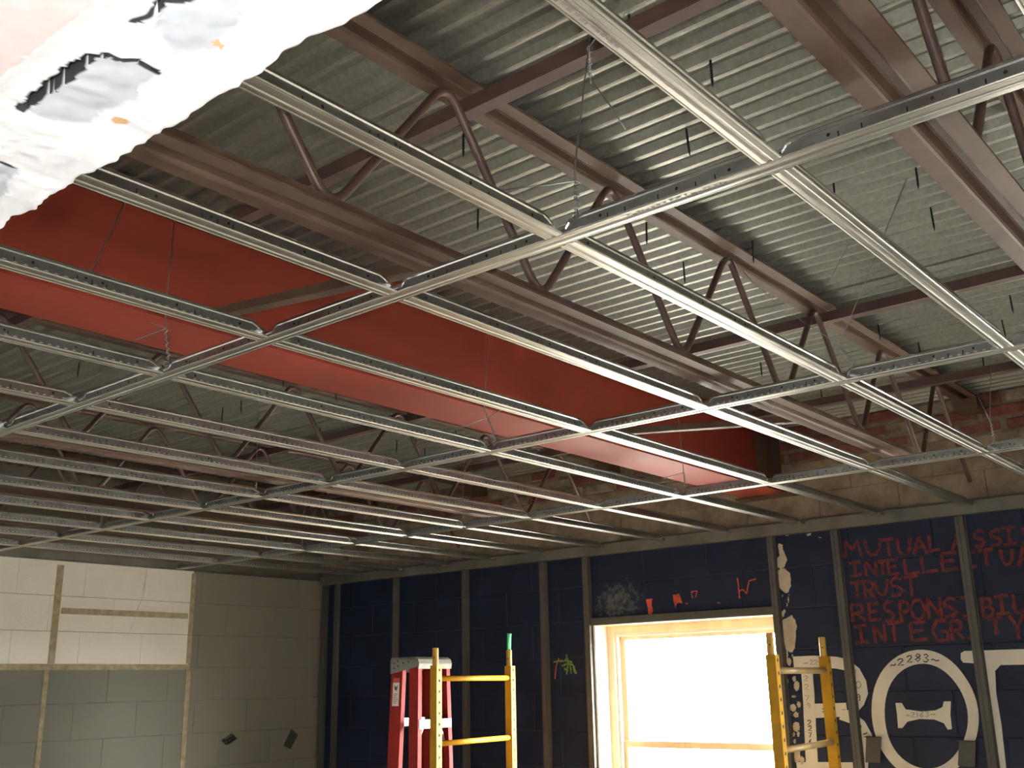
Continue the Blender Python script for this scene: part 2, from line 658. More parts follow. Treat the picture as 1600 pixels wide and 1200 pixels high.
def cut_rows(a0, a1, holes):
    segs = [(a0, a1)]
    for h0, h1 in holes:
        out = []
        for s0, s1 in segs:
            if h1 <= s0 or h0 >= s1:
                out.append((s0, s1))
            else:
                if h0 - s0 > 0.03:
                    out.append((s0, h0))
                if s1 - h1 > 0.03:
                    out.append((h1, s1))
        segs = out
    return segs


wb = MB()
YM = YB + 0.004
xs = [XL - .2, WIN[0][0], WIN[0][1], WIN[1][0], WIN[1][1], XR + .2]
for a, b_ in zip(xs[:-1], xs[1:]):
    hole = any(abs(a - w[0]) < 1e-6 for w in WIN)
    if hole:
        wb.box(a, b_, YM, 5.07, 0, WIN[0][2])
        wb.box(a, b_, YM, 5.07, WIN[0][3], 3.05)
    else:
        wb.box(a, b_, YM, 5.07, 0, 3.05)
wall_b = wb.build('wall_back', 'mortar_blue')
tag(wall_b, 'navy painted block wall with red and white lettering and window', 'wall', kind='structure')
BM = {}


def block(parent, kind, material, sx, sz, loc, axis, depth=0.03, bev=0.003):
    key = (kind, material, round(sx, 4), round(sz, 4), axis, depth)
    if key not in BM:
        b = MB()
        hx, hz = sx / 2, sz / 2
        # front at 0, slightly chamfered edges, body goes into the wall
        if axis == 'Y':
            P = lambda a, c, d: (a, d, c)
        else:
            P = lambda a, c, d: (-d, a, c)
        fr = [P(-hx + bev, -hz + bev, 0), P(hx - bev, -hz + bev, 0), P(hx - bev, hz - bev, 0), P(-hx + bev, hz - bev, 0)]
        md = [P(-hx, -hz, bev * .8), P(hx, -hz, bev * .8), P(hx, hz, bev * .8), P(-hx, hz, bev * .8)]
        bk = [P(-hx, -hz, depth), P(hx, -hz, depth), P(hx, hz, depth), P(-hx, hz, depth)]
        b.add(fr + md + bk, [(0, 1, 2, 3)] + [(i, i + 4, (i + 1) % 4 + 4, (i + 1) % 4) for i in range(4)] +
              [(i + 4, i + 8, (i + 1) % 4 + 8, (i + 1) % 4 + 4) for i in range(4)])
        me = b.mesh(kind)
        me.materials.append(MATS[material])
        BM[key] = me
    return link(kind, BM[key], parent, loc)


J = 0.0035
courses = [(0.0, 0.24)] + [(0.24 + .2 * k, 0.44 + .2 * k) for k in range(11)]
for ci, (z0, z1) in enumerate(courses):
    off = 0.2 * (ci % 2)
    x = XL - 0.4 + off + 0.13
    holes = [(w[0], w[1]) for w in WIN if z0 < w[3] - .02 and z1 > w[2] + .02]
    while x < XR:
        a0, a1 = max(x, XL), min(x + 0.4, XR)
        if a1 - a0 > 0.03:
            for s0, s1 in cut_rows(a0, a1, holes):
                zz0 = z0
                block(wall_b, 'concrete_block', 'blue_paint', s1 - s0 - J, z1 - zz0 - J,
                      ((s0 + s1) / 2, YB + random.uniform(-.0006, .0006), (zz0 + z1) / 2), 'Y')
        x += 0.4
# above the grid: parged block, then old brick under the deck
for ci, (z0, z1) in enumerate([(2.44, 2.605), (2.605, 2.765)]):
    x = XL - .2 + .17 * ci
    while x < XR:
        a0, a1 = max(x, XL), min(x + 0.4, XR)
        if a1 - a0 > .03:
            block(wall_b, 'parged_block', 'parge', a1 - a0 - .0015, z1 - z0 - .0015, ((a0 + a1) / 2, YB - .004 + random.uniform(-.004, .003), (z0 + z1) / 2), 'Y', bev=.002)
        x += 0.4
for ci in range(3):
    z0 = 2.768 + ci * 0.066
    x = XL - .1 * ci
    while x < XR:
        a0, a1 = max(x, XL), min(x + 0.205, XR)
        if a1 - a0 > .03:
            r = random.random()
            block(wall_b, 'brick', 'brick_red' if r < (.62 if a0 > -1.5 else .4) else 'brick_parged', round(a1 - a0 - .013, 3), .054,
                  ((a0 + a1) / 2, YB + random.uniform(-.012, .002), z0 + .031), 'Y', depth=.04, bev=.006)
        x += 0.2145
mo = MB().box(XL, XR, YB + 0.001, YM + .01, 2.442, 2.97).build('mortar_bed', 'mortar_old', wall_b)

# ------------------------------------------------------------------ left wall
wl = MB().box(XL - .2, XL - .004, YE, YM, 0, 3.05).build('wall_left', 'mortar_left')
tag(wl, 'cream and grey painted block wall on the left', 'wall', kind='structure')
for ci, (z0, z1) in enumerate(courses + [(2.44, 2.64), (2.64, 2.84), (2.84, 3.0)]):
    y = 2.655 - 0.4 * 6 + (0.2 if ci % 2 == 0 else 0.0)
    while y < YB:
        a0, a1 = max(y, YE), min(y + .4, YB)
        if a1 - a0 > .03:
            block(wl, 'concrete_block', 'left_paint', a1 - a0 - .0012, z1 - z0 - .0020, (XL + random.uniform(-.0005, .0005), (a0 + a1) / 2, (z0 + z1) / 2), 'X')
        y += .4


def strip(y0, y1, z0, z1, name='adhesive_strip', m='adhesive_tan', t=.004):
    b = MB()
    b.box(XL - .006, XL + t, y0, y1, z0, z1)
    return b.build(name, m, wl)


strip(2.875, 2.915, 1.86, 2.415)
strip(2.925, 3.765, 2.138, 2.172)
strip(1.2, 3.80, 1.825, 1.858)
strip(2.862, 2.888, 0.9, 1.822)
strip(3.775, 3.805, 1.862, 2.425)
strip(3.780, 3.812, 0.9, 1.822)
cp = [atX(u, v, XL + .001) for u, v in ((229, 893), (226, 912), (222, 935), (216, 948), (210, 968), (200, 993))]
MB().tube(cp, [.0005, .0011, .0005, .0010, .0004, .0003], 5).build('hairline_crack', 'slot_dark', wl)

# ------------------------------------------------------------------ window builder


def window(name, dx, label):
    w0, w1, wz0, wz1 = WIN[0]
    root = empty(name, (dx + (w0 + w1) / 2, 5.0, wz0))
    tag(root, label, 'window', kind='structure')
    cx = (w0 + w1) / 2

    def P(nm, m, bxs, par=root):
        b = MB()
        for (x0, x1, y0, y1, z0, z1) in bxs:
            b.box(x0 - cx, x1 - cx, y0 - 5.0, y1 - 5.0, z0 - wz0, z1 - wz0)
        return b.build(nm, m, par)
    zt = 2.012
    # plaster returns
    P('reveal_board', 'reveal_white', [(w0, w0 + .012, YB, 4.985, wz0, zt)])
    P('reveal_board', 'reveal_white', [(w1 - .012, w1, YB, 4.985, wz0, zt)])
    P('head_board', 'wood_frame', [(w0, w1, YB, 5.07, zt, wz1)])
    P('sill', 'wood_frame', [(w0 - .0, w1 + .0, YB - .03, 5.07, wz0, wz0 + .035)])
    # timber jambs and stepped stops
    a, b_ = w0 + .012, w1 - .012
    P('jamb', 'wood_frame', [(a, a + .045, 4.985, 5.065, wz0 + .035, zt)])
    P('jamb', 'wood_frame', [(b_ - .045, b_, 4.985, 5.065, wz0 + .035, zt)])
    P('head_jamb', 'wood_frame', [(a + .045, b_ - .045, 4.985, 5.065, zt - .045, zt)])
    P('stop_moulding', 'sash_white', [(a + .045, a + .060, 5.0, 5.02, wz0 + .035, zt - .045)])
    P('stop_moulding', 'sash_white', [(b_ - .060, b_ - .045, 5.0, 5.02, wz0 + .035, zt - .045)])
    P('stop_moulding', 'sash_white', [(a + .060, b_ - .060, 5.0, 5.02, zt - .060, zt - .045)])
    for nm, y0, z0, z1 in (('upper_sash', 5.040, 1.350, zt - .045), ('lower_sash', 5.022, wz0 + .035, 1.384)):
        s = P(nm, 'wood_frame', [(a + .045, a + .085, y0, y0 + .017, z0, z1), (b_ - .085, b_ - .045, y0, y0 + .017, z0, z1),
                                 (a + .085, b_ - .085, y0, y0 + .017, z0, z0 + .035), (a + .085, b_ - .085, y0, y0 + .017, z1 - .035, z1)])
        P('pane', 'glass', [(a + .085, b_ - .085, y0 + .007, y0 + .011, z0 + .035, z1 - .035)], s)
    return root


window('window_1', 0.0, 'bright timber sash window in the blue wall behind the scaffold')
window('window_2', 2.75, 'bright timber sash window further right along the blue wall')

# ================================================================== STEEL ROOF FRAMING
# ------------------------------------------------------------------ bar joists


def chord_prof(w, g, h, t):
    # hat section opening downward: flange - groove - flange
    a, b_ = w / 2, g / 2
    return [(-a, 0), (-b_, 0), (-b_ + .004, .002), (-b_ + .007, .007), (-b_ + .009, h - t - .004), (-b_ + .012, h - t), (b_ - .012, h - t), (b_ - .009, h - t - .004), (b_ - .007, .007), (b_ - .004, .002), (b_, 0), (a, 0), (a, t), (b_ + t - .002, t + .004),
            (b_ + t - .004, h), (-b_ - t + .004, h), (-b_ - t + .002, t + .004), (-a, t)]


def rod_path(y0, y1, zb, zt, phase, X=0.0):
    pts = []
    P = 0.6096
    k = math.floor((y0 - phase) / P) - 1
    nodes = []
    while True:
        yb = phase + k * P
        for yy, zz in ((yb, zb), (yb + P / 2, zt)):
            if y0 <= yy <= y1:
                nodes.append((yy, zz))
        k += 1
        if yb > y1:
            break
    out = []
    for i, (yy, zz) in enumerate(nodes):
        if i == 0 or i == len(nodes) - 1:
            out.append((X, yy, zz))
            continue
        (ya, za), (yc, zc) = nodes[i - 1], nodes[i + 1]
        rr = 0.062
        d1 = Vector((0, ya - yy, za - zz)).normalized()
        d2 = Vector((0, yc - yy, zc - zz)).normalized()
        c = Vector((X, yy, zz))
        for s in range(7):
            q = s / 6
            p = (c + d1 * rr) * (1 - q) ** 2 + c * 2 * q * (1 - q) + (c + d2 * rr) * q * q
            out.append(tuple(p))
    return out


def joist(X, label, phase=.98):
    r = empty('bar_joist', (X, 2.4, 2.5))
    tag(r, label, 'joist', 'open web joists under the roof deck')
    o = (-X, -2.4, -2.5)

    def fnc(z):
        return lambda p, q, t: (p, t - 2.4, z + q - 2.5)
    b = MB().prism(chord_prof(.102, .044, .034, .005), YE + .005, YB - .03, fnc(2.917))
    tc = b.build('top_chord', 'joist_primer', r)
    b = MB().prism(chord_prof(.102, .042, .036, .005), YE + .005, 3.86, fnc(2.498))
    b.build('bottom_chord', 'joist_primer', r)
    pts = rod_path(YE + .02, 4.8, 2.520, 2.925, phase)
    pts = [(p[0], p[1] - 2.4, p[2] - 2.5) for p in pts]
    MB().tube(pts, .0098, 8).build('web_rod', 'web_primer', r, smooth=True)
    # bearing seat on the far wall
    MB().box(-.05, .05, YB - .13 - 2.4, YB - .014 - 2.4, 2.862 - 2.5, 2.9165 - 2.5).build('bearing_seat', 'joist_primer', r)
    return r


joist(0.59, 'brown primed bar joist at the upper right corner')
joist(-0.335, 'brown primed bar joist just right of the red beam')
joist(-2.36, 'brown primed bar joist just left of the red beam')
joist(-3.385, 'brown primed bar joist second left of the red beam')
joist(-4.40, 'brown primed bar joist nearest the left wall')

# ------------------------------------------------------------------ red beam
BX = -1.385
bm_ = empty('steel_beam', (BX, 2.4, 2.61))
tag(bm_, 'red painted steel I-beam running across the ceiling to the blue wall', 'beam')
MB().box(-.115, .115, YE + .005 - 2.4, YB - .012 - 2.4, 0, .014).build('bottom_flange', 'beam_red', bm_)
MB().box(-.005, .005, YE + .005 - 2.4, YB - .012 - 2.4, .014, .328).build('web', 'beam_red', bm_)
MB().box(-.115, .115, YE + .005 - 2.4, YB - .012 - 2.4, .328, .342).build('top_flange', 'beam_red', bm_)
ca_ = MB()
ca_.box(.0055, .012, 4.70 - 2.4, YB - .012 - 2.4, .03, .31)
ca_.box(.012, .075, YB - .024 - 2.4, YB - .016 - 2.4, .03, .31)
ca_.build('clip_angle', 'joist_primer', bm_)
MB().box(-.16, .16, YB - .10 - 2.4, YB - .012 - 2.4, -.012, -.0005).build('bearing_plate', 'joist_primer', bm_)

# ------------------------------------------------------------------ bridging angles


def angle_x(x0, x1, Y, Z, s=.034, t=.004):
    prof = [(0, 0), (s, 0), (s, t), (t, t), (t, s), (0, s)]
    return MB().prism(prof, x0, x1, lambda p, q, T: (T - (x0 + x1) / 2, p, q)), ((x0 + x1) / 2, Y, Z)


for Y, w in ((1.340, 'nearest the camera'), (3.170, 'halfway to the blue wall'), (4.240, 'next to the brick')):
    b, loc = angle_x(-1.27, XR - .02, Y, 2.878)
    o = b.build('bridging_angle', 'bridging_primer', None, loc=loc)
    tag(o, 'dark bridging angle right of the red beam, ' + w, 'angle', 'bridging angles tied across the joists')
    b, loc = angle_x(XL + .012, -1.502, Y, 2.878)
    o = b.build('bridging_angle', 'bridging_primer', None, loc=loc)
    tag(o, 'dark bridging angle left of the red beam, ' + w, 'angle', 'bridging angles tied across the joists')
for Y, w in ((1.31, 'nearest the camera'), (3.12, 'closer to the window')):
    b = MB()
    A = Vector((-.388, Y, 2.540))
    B = Vector((-1.262, Y, 2.632))
    c = (A + B) / 2
    d = (B - A)
    n = Vector((d.z, 0, -d.x)).normalized()
    b.obox((0, 0, 0), d / 2, (0, .002, 0), n * .011)
    b.obox(Vector((0, .016, 0)) - n * .0095, d / 2, (0, .014, 0), n * .002)
    o = b.build('bridging_strut', 'joist_primer', None, loc=c)
    tag(o, 'brown strut from joist to red beam flange, ' + w, 'strut', 'struts between joist and beam')

# ================================================================== CEILING GRID
H = 0.038
FH = [(.019, .0022), (.0182, .0006), (.0168, 0), (.0150, 0), (.0142, .0016), (.0134, .0004), (.0060, 0), (.0046, .0004), (.0034, .0022)]
FP = [(-p, q) for p, q in FH] + [(p, q) for p, q in FH[::-1]] + [(.019, .0034), (.0176, .0042), (-.0176, .0042), (-.019, .0034)]


def dimple_cluster(mb, fn, t0, t1, pitch=.0195, z=.0115, skip=()):
    n = int((t1 - t0) / pitch)
    for i in range(n):
        t = t0 + (i + .5) * pitch
        if any(abs(t - s) < .03 for s in skip):
            continue
        for sgn in (-1, 1):
            vs = []
            for a in range(5):
                an = 2 * math.pi * a / 5
                vs.append(fn(sgn * .0009, z + .0028 * math.sin(an), t + .0052 * math.cos(an)))
            vs.append(fn(sgn * .0032, z, t))
            mb.add(vs, [(a, (a + 1) % 5, 5) for a in range(5)])


def slots(mb, fn, ts, zc=.016, hgt=.011, wid=.0022):
    for t in ts:
        for sgn in (-1, 1):
            x = sgn * .00105
            vs = [fn(x, zc - hgt / 2, t - wid / 2), fn(x, zc - hgt / 2, t + wid / 2), fn(x, zc + hgt / 2, t + wid / 2), fn(x, zc + hgt / 2, t - wid / 2)]
            mb.add(vs, [(0, 1, 2, 3)])


def holes_(mb, fn, ts, zc=.021, r=.0030):
    for t in ts:
        for sgn in (-1, 1):
            vs = [fn(sgn * .00105, zc + r * math.sin(a * math.pi / 4), t + r * math.cos(a * math.pi / 4)) for a in range(8)]
            mb.add(vs, [tuple(range(8))])


def web_sheet(mb, fn, path):
    # path [(t, ztop)], plate of 1.6 mm from z=.0035 up
    vs = []
    for t, zt in path:
        vs += [fn(-.0008, .0035, t), fn(.0008, .0035, t), fn(.0008, zt, t), fn(-.0008, zt, t)]
    fs = []
    for i in range(len(path) - 1):
        a = i * 4
        for k in range(4):
            fs.append((a + k, a + (k + 1) % 4, a + 4 + (k + 1) % 4, a + 4 + k))
    fs += [(0, 1, 2, 3), tuple((len(path) - 1) * 4 + k for k in (3, 2, 1, 0))]
    mb.add(vs, fs)


def bulb(mb, fn, path):
    w, h = .0031, .0044
    ring = [(-w * .5, -h), (w * .5, -h), (w, -h * .5), (w, h * .5), (w * .5, h), (-w * .5, h), (-w, h * .5), (-w, -h * .5)]
    vs = []
    for t, zc in path:
        vs += [fn(p, zc + q, t) for p, q in ring]
    fs = []
    for i in range(len(path) - 1):
        for k in range(8):
            fs.append((i * 8 + k, i * 8 + (k + 1) % 8, i * 8 + 8 + (k + 1) % 8, i * 8 + 8 + k))
    fs += [tuple(range(8)), tuple((len(path) - 1) * 8 + k for k in range(8))]
    mb.add(vs, fs)


def part(name, mesh, material, parent, kind=None, label=None, loc=None):
    me = mesh
    if not me.materials:
        me.materials.append(MATS[material])
    o = link(name, me, parent, loc)
    if kind:
        o['kind'] = kind
    if label:
        o['label'] = label
    return o


IDX = list(range(-11, 5))
# --- main runners (along X, at Y = j * MS)
X0, X1 = XL + .028, XR - .01
MAINLAB = {1: 'long galvanized main runner nearest the camera', 2: 'long galvanized main runner in the middle of the ceiling grid',
           3: 'long galvanized main runner closest to the blue wall'}
for j in (1, 2, 3):
    r = empty('main_tee', (0, j * MS, GZ))
    tag(r, MAINLAB[j], 'ceiling tee', 'main runners of the suspended ceiling grid')
    fn = lambda p, q, t: (t, p, q)
    part('flange', MB().prism(FP, X0, X1, fn).mesh('main_flange'), 'tee_flange', r)
    path = [(X0, H - .006)]
    bp = [(X0, H - .0045)]
    for i in IDX:
        x = i * TS
        for dx, f in ((-.028, 0), (-.020, .003), (-.012, .012), (.012, .012), (.020, .003), (.028, 0)):
            path.append((x + dx, H - .006 - f))
            bp.append((x + dx, H - .0045 - f))
    path.append((X1, H - .006))
    bp.append((X1, H - .0045))
    b = MB()
    web_sheet(b, fn, path)
    part('web', b.mesh('main_web'), 'tee_web', r)
    b = MB()
    bulb(b, fn, bp)
    part('bulb', b.mesh('main_bulb'), 'tee_bulb', r)
    b = MB()
    dimple_cluster(b, fn, X0 + .02, X1 - .02, skip=[i * TS for i in IDX])
    part('stitch_dimples', b.mesh('main_dimples'), 'dimple_steel', r, 'stuff')
    b = MB()
    tt = []
    th = []
    for i in IDX:
        for q in (.10, .135, .2, .27, .305):
            tt.append(i * TS + q)
        th += [i * TS + .085, i * TS + .235, i * TS + .33]
    slots(b, fn, tt)
    holes_(b, fn, th)
    part('punched_slots', b.mesh('main_slots'), 'slot_dark', r, 'stuff')
    if j == 1:
        b = MB()
        a0, a1 = atZ(985, 340, GZ).x, atZ(1140, 285, GZ).x
        x = a0
        while x < a1:
            wdt = random.uniform(.004, .011)
            yy = random.uniform(-.011, -.006)
            b.add([(x, yy, -.0003), (x + wdt, yy + random.uniform(-.001, .001), -.0003), (x + wdt, yy + random.uniform(.002, .006), -.0003), (x + .001, yy + .004, -.0003)], [(0, 1, 2, 3)])
            x += wdt + random.uniform(.001, .006)
        part('ink_stamp', b.mesh('ink_stamp'), 'ink_faded', r, 'stuff', 'smudged dark ink stamp')

# --- cross tees (along Y between the runners)


def tee_meshes(L):
    fn = lambda p, q, t: (p, t, q)
    out = {}
    out['flange'] = MB().prism(FP, 0, L, fn).mesh('cross_flange')
    b = MB()
    web_sheet(b, fn, [(.0, H - .019), (.008, H - .016), (.018, H - .009), (.030, H - .006), (L - .030, H - .006), (L - .018, H - .009), (L - .008, H - .016), (L, H - .019)])
    out['web'] = b.mesh('cross_web')
    b = MB()
    bulb(b, fn, [(.006, H - .016), (.017, H - .009), (.030, H - .0045), (L - .030, H - .0045), (L - .017, H - .009), (L - .006, H - .016)])
    out['bulb'] = b.mesh('cross_bulb')
    b = MB()
    dimple_cluster(b, fn, .05, L - .05)
    out['stitch_dimples'] = b.mesh('cross_dimples')
    b = MB()
    slots(b, fn, [L * .22, L * .36, L * .5, L * .535, L * .57, L * .8])
    holes_(b, fn, [.06, L * .24, L * .4, L * .52, L * .56, L * .75, L - .06])
    out['punched_slots'] = b.mesh('cross_slots')
    for nm, s in (('a', 1), ('b', -1)):
        y0 = 0 if s == 1 else L
        b = MB()
        # folded lock tab: plate, raised lip and hooked tongue
        b.box(-.0034, -.0012, min(y0 + s * .004, y0 + s * .034), max(y0 + s * .004, y0 + s * .034), .0060, .0150)
        b.box(.0012, .0034, min(y0 + s * .004, y0 + s * .034), max(y0 + s * .004, y0 + s * .034), .0060, .0150)
        b.prism([(y0 + s * .002, .0150), (y0 + s * .020, .0150), (y0 + s * .016, .0185), (y0 + s * .006, .0200)], -.0045, .0045, lambda p, q, t: (t, p, q))
        b.box(-.007, .007, min(y0 + s * .001, y0 + s * .005), max(y0 + s * .001, y0 + s * .005), .0042, .0105)
        out['clip_' + nm] = b.mesh('cross_clip')
    return out


MATP = {'flange': 'tee_flange', 'web': 'tee_web', 'bulb': 'tee_bulb', 'stitch_dimples': 'dimple_steel', 'punched_slots': 'slot_dark', 'clip_a': 'bright_clip', 'clip_b': 'bright_clip'}
g = 0.0205
BAYS = [(YE + .004, MS - g, 'in the bay nearest the camera'), (MS + g, 2 * MS - g, 'in the second bay from the camera'),
        (2 * MS + g, 3 * MS - g, 'in the third bay from the camera'), (3 * MS + g, YF - .030, 'in the last bay before the blue wall')]
for bi, (y0, y1, where) in enumerate(BAYS):
    L = y1 - y0
    ms = tee_meshes(L)
    for k, i in enumerate(IDX):
        if bi == 0 and i < -9:
            continue
        if i > 3:
            continue
        r = empty('cross_tee', (i * TS, y0, GZ))
        tag(r, 'galvanized cross tee, %s from the left wall, %s' % (ORD[k], where), 'ceiling tee', 'cross tees of the suspended ceiling grid')
        for nm in ('flange', 'web', 'bulb', 'stitch_dimples', 'punched_slots', 'clip_a', 'clip_b'):
            part('lock_tab' if nm.startswith('clip') else nm, ms[nm], MATP[nm], r, 'stuff' if nm in ('stitch_dimples', 'punched_slots') else None)
        if bi == 0 and i == 1:
            b = MB()
            yy = .30
            while yy < .47:
                w = random.uniform(.004, .010)
                xx = random.uniform(-.010, -.007)
                b.add([(xx, yy, -.0003), (xx + random.uniform(.003, .006), yy, -.0003), (xx + random.uniform(.003, .006), yy + w, -.0003), (xx, yy + w, -.0003)], [(0, 1, 2, 3)])
                yy += w + random.uniform(.001, .005)
            part('ink_stamp', b.mesh('ink_stamp'), 'ink_faded', r, 'stuff', 'smudged dark ink stamp')

# --- wall track around the grid
b = MB()
b.box(XL + .026, XR - .005, YF - .0245, YF - .0225, GZ - .034, GZ + .022)
b.box(XL + .026, XR - .005, YF - .0225, YF + .002, GZ - .034, GZ - .032)
b.box(XL + .026, XR - .005, YF - .033, YF - .0245, GZ + .0215, GZ + .0230)
b.box(XL + .026, XR - .005, YF + .002, YB - .0045, GZ - .034, GZ + .036)
tag(b.build('trim_1', 'track_galv'), 'metal track where the grid meets the blue wall', 'trim', kind='structure')
b = MB()
b.box(XL + .006, XL + .0255, YE + .005, YF - .003, GZ - .0022, GZ - .0005)
b.box(XL + .006, XL + .0075, YE + .005, YF - .003, GZ - .0022, GZ + .042)
tag(b.build('trim_2', 'track_galv'), 'metal angle where the grid meets the left wall', 'trim', kind='structure')

# ================================================================== FURRING STRIPS ON THE BLUE WALL
FUR = [(-4.885, .05, 'metal furring strip tight in the left corner of the blue wall'),
       (-4.755, .04, 'metal furring strip second from the left corner of the blue wall'),
       (-4.16, .046, 'metal furring strip behind the red ladder top, left side'),
       (-3.53, .046, 'metal furring strip right of the red ladder'),
       (-2.90, .046, 'metal furring strip left of the green paint splash'),
       (-2.582, .044, 'metal furring strip along the left window jamb'),
       (-1.410, .038, 'metal furring strip along the right window jamb'),
       (-1.064, .042, 'metal furring strip crossing the white letter B'),
       (-0.466, .042, 'metal furring strip between the round letter and the right letter'),
       (0.145, .048, 'metal furring strip left of the second window'),
       (1.352, .048, 'metal furring strip right of the second window'),
       (1.95, .048, 'metal furring strip nearest the right wall')]
for x, w, lab in FUR:
    prof = [(-w / 2 - .004, YB - .0022 - YF), (-w / 2 - .004, YB - .0038 - YF), (-w / 2, YB - .0038 - YF), (-w / 2 + .003, 0), (-w * .1, .0), (-w * .06, .002), (w * .06, .002), (w * .1, 0),
            (w / 2 - .003, 0), (w / 2, YB - .0038 - YF), (w / 2 + .004, YB - .0038 - YF), (w / 2 + .004, YB - .0022 - YF)]
    if x < -4.8:
        prof = [(p if p > -.04 else -.04, q) for p, q in prof]
    o = MB().prism(prof, 0, GZ - .036, lambda p, q, t: (p, q, t)).build('furring_strip', 'furring_galv', None, loc=(x, YF, 0))
    tag(o, lab, 'furring strip', 'furring strips on the blue wall')
for xa, xb, lab in ((-2.555, -1.426, 'short metal furring strip over the window head behind the scaffold'), (.195, 1.324, 'short metal furring strip over the second window head')):
    o = MB().box(-(xb - xa) / 2, (xb - xa) / 2, 0, YB - .003 - YF, 0, .040).build('furring_strip', 'furring_galv', None, loc=((xa + xb) / 2, YF, 2.014))
    tag(o, lab, 'furring strip', 'furring strips on the blue wall')

# ================================================================== HANGER WIRES


def twist(p, q, n=5, r=.0042):
    p, q = Vector(p), Vector(q)
    d = q - p
    t = d.normalized()
    u = t.cross(Vector((.3, .9, .1))).normalized()
    w = t.cross(u)
    return [p + d * (k / (n * 6)) + (u * math.cos(k * math.pi / 3) + w * math.sin(k * math.pi / 3)) * r for k in range(n * 6 + 1)]


WR = .0014


def wire(label, mains, name='hanger_wire', group='hanger wires of the ceiling grid', r=WR):
    base = Vector(mains[0][0])
    root = empty(name, base)
    tag(root, label, 'wire', group)
    for k, pl in enumerate(mains):
        nm = ('wire_strand' if k == 0 else 'twisted_tail')
        MB().tube([Vector(p) - base for p in pl], r, 6).build(nm, 'wire_steel', root, smooth=True)
    return root


BW = GZ + .047


def hanger(x, j, label, lean=(0, 0), top=DZ - .003, tails=((-.09, -.02, .06),), kink=(0, 0, .08)):
    y = j * MS
    p0 = Vector((x, y + .004, BW))
    p1 = Vector((x + kink[0], y + kink[1], BW + kink[2]))
    p2 = Vector((x + lean[0], y + lean[1], top))
    loop = [Vector((x - .005, y - .006, GZ + .030)), Vector((x, y - .007, GZ + .038)), Vector((x, y, GZ + .0405)), Vector((x, y + .006, GZ + .036)), p0]
    s = [loop + [p0 + (p1 - p0) * .9, p1, p1 + (p2 - p1) * .3, p2]]
    s.append(twist(p0, p0 + (p1 - p0) * .7))
    for tx, ty, tz in tails:
        a = p0 + (p1 - p0) * .7
        s.append([a, a + Vector((tx, ty, tz)) * .5, a + Vector((tx, ty, tz))])
    return wire(label, s)


hanger(0.035, 1, 'hanger wire over the camera-side runner at the bright crossing', lean=(-.006, .075), top=2.876, tails=((-.17, -.02, .03),))
hanger(-1.22, 1, 'twisted hanger wire in front of the red beam flange, near runner', lean=(-.015, 0), kink=(-.025, 0, .12), tails=((-.10, .0, .045), (-.11, -.02, -.01)))
hanger(-2.47, 1, 'hanger wire on the near runner at the left picture edge')
hanger(0.03, 2, 'kinked hanger wire over the middle runner near the right edge', lean=(.20, .0), kink=(-.03, 0, .055), tails=())
hanger(-1.20, 2, 'hanger wire against the red beam on the middle runner', lean=(-.018, 0), kink=(-.046, 0, .11), tails=((-.17, 0, -.02), (.13, 0, .03)))
hanger(-2.49, 2, 'straight hanger wire on the middle runner left of the beam', lean=(-.02, 0), tails=())
hanger(-3.69, 2, 'hanger wire on the middle runner nearest the left wall', lean=(.03, 0), tails=((.07, 0, .05),))
hanger(0.035, 3, 'hanger wire with a bent tail before the old brick', lean=(.06, .0), tails=((-.035, .0, .12),))
hanger(-1.20, 3, 'hanger wire under the beam end beside the window', lean=(-.012, 0), tails=((-.10, 0, -.012),))
hanger(-2.455, 3, 'hanger wire on the far runner left of the beam', lean=(.01, 0), tails=((.05, .0, .06),))
hanger(-3.69, 3, 'hanger wire on the far runner nearest the corner', lean=(.04, 0), tails=((-.05, 0, .05),))
# slack and stray tie wires
a = Vector((.029, 1.31, 2.872))
wire('wire wrapped around the near bridging angle with a drooping end',
     [[a + Vector((.03, -.022, .0)), a + Vector((.012, -.024, -.016)), a + Vector((0, -.02, -.02)), a + Vector((.0, -.02, -.10))],
      twist(a + Vector((0, -.02, -.02)), a + Vector((0, -.02, -.085))),
      [a + Vector((.0, -.02, -.09)), atY(950, 160, 1.30), atY(977, 202, 1.30)]], 'tie_wire', 'loose tie wires above the grid')
wire('long slack wire from the joist to the kinked hanger',
     [[atX(1143, 402, -.30), atX(1105, 415, -.33)], [atX(1143, 402, -.30), atX(1175, 440, -.24), atX(1215, 475, -.18), atX(1262, 508, -.10), Vector((.0, 2.44, 2.545))]],
     'tie_wire', 'loose tie wires above the grid', r=.0009)
wire('short straight wire dangling from the deck at right', [[atZ(1327, 380, DZ - .002), atY(1310, 412, 2.30), atY(1295, 441, 2.24)]], 'tie_wire', 'loose tie wires above the grid')
wire('slanting wire across the red beam near the white lintel', [[atX(195, 318, -1.24) + (atX(195, 318, -1.24) - atX(139, 434, -1.19)).normalized() * ((DZ - atX(195, 318, -1.24).z) / (atX(195, 318, -1.24) - atX(139, 434, -1.19)).normalized().z), atX(195, 318, -1.24), atX(172, 365, -1.22), atX(139, 434, -1.19), atX(130, 452, -1.18)]], 'tie_wire', 'loose tie wires above the grid', r=.0017)

# ================================================================== PAINTED MARKS ON THE BLUE WALL
YPNT = YB - .0014


def W(u, v):
    p = atY(u, v, YB)
    return (p.x, p.z)


RIB = [0]


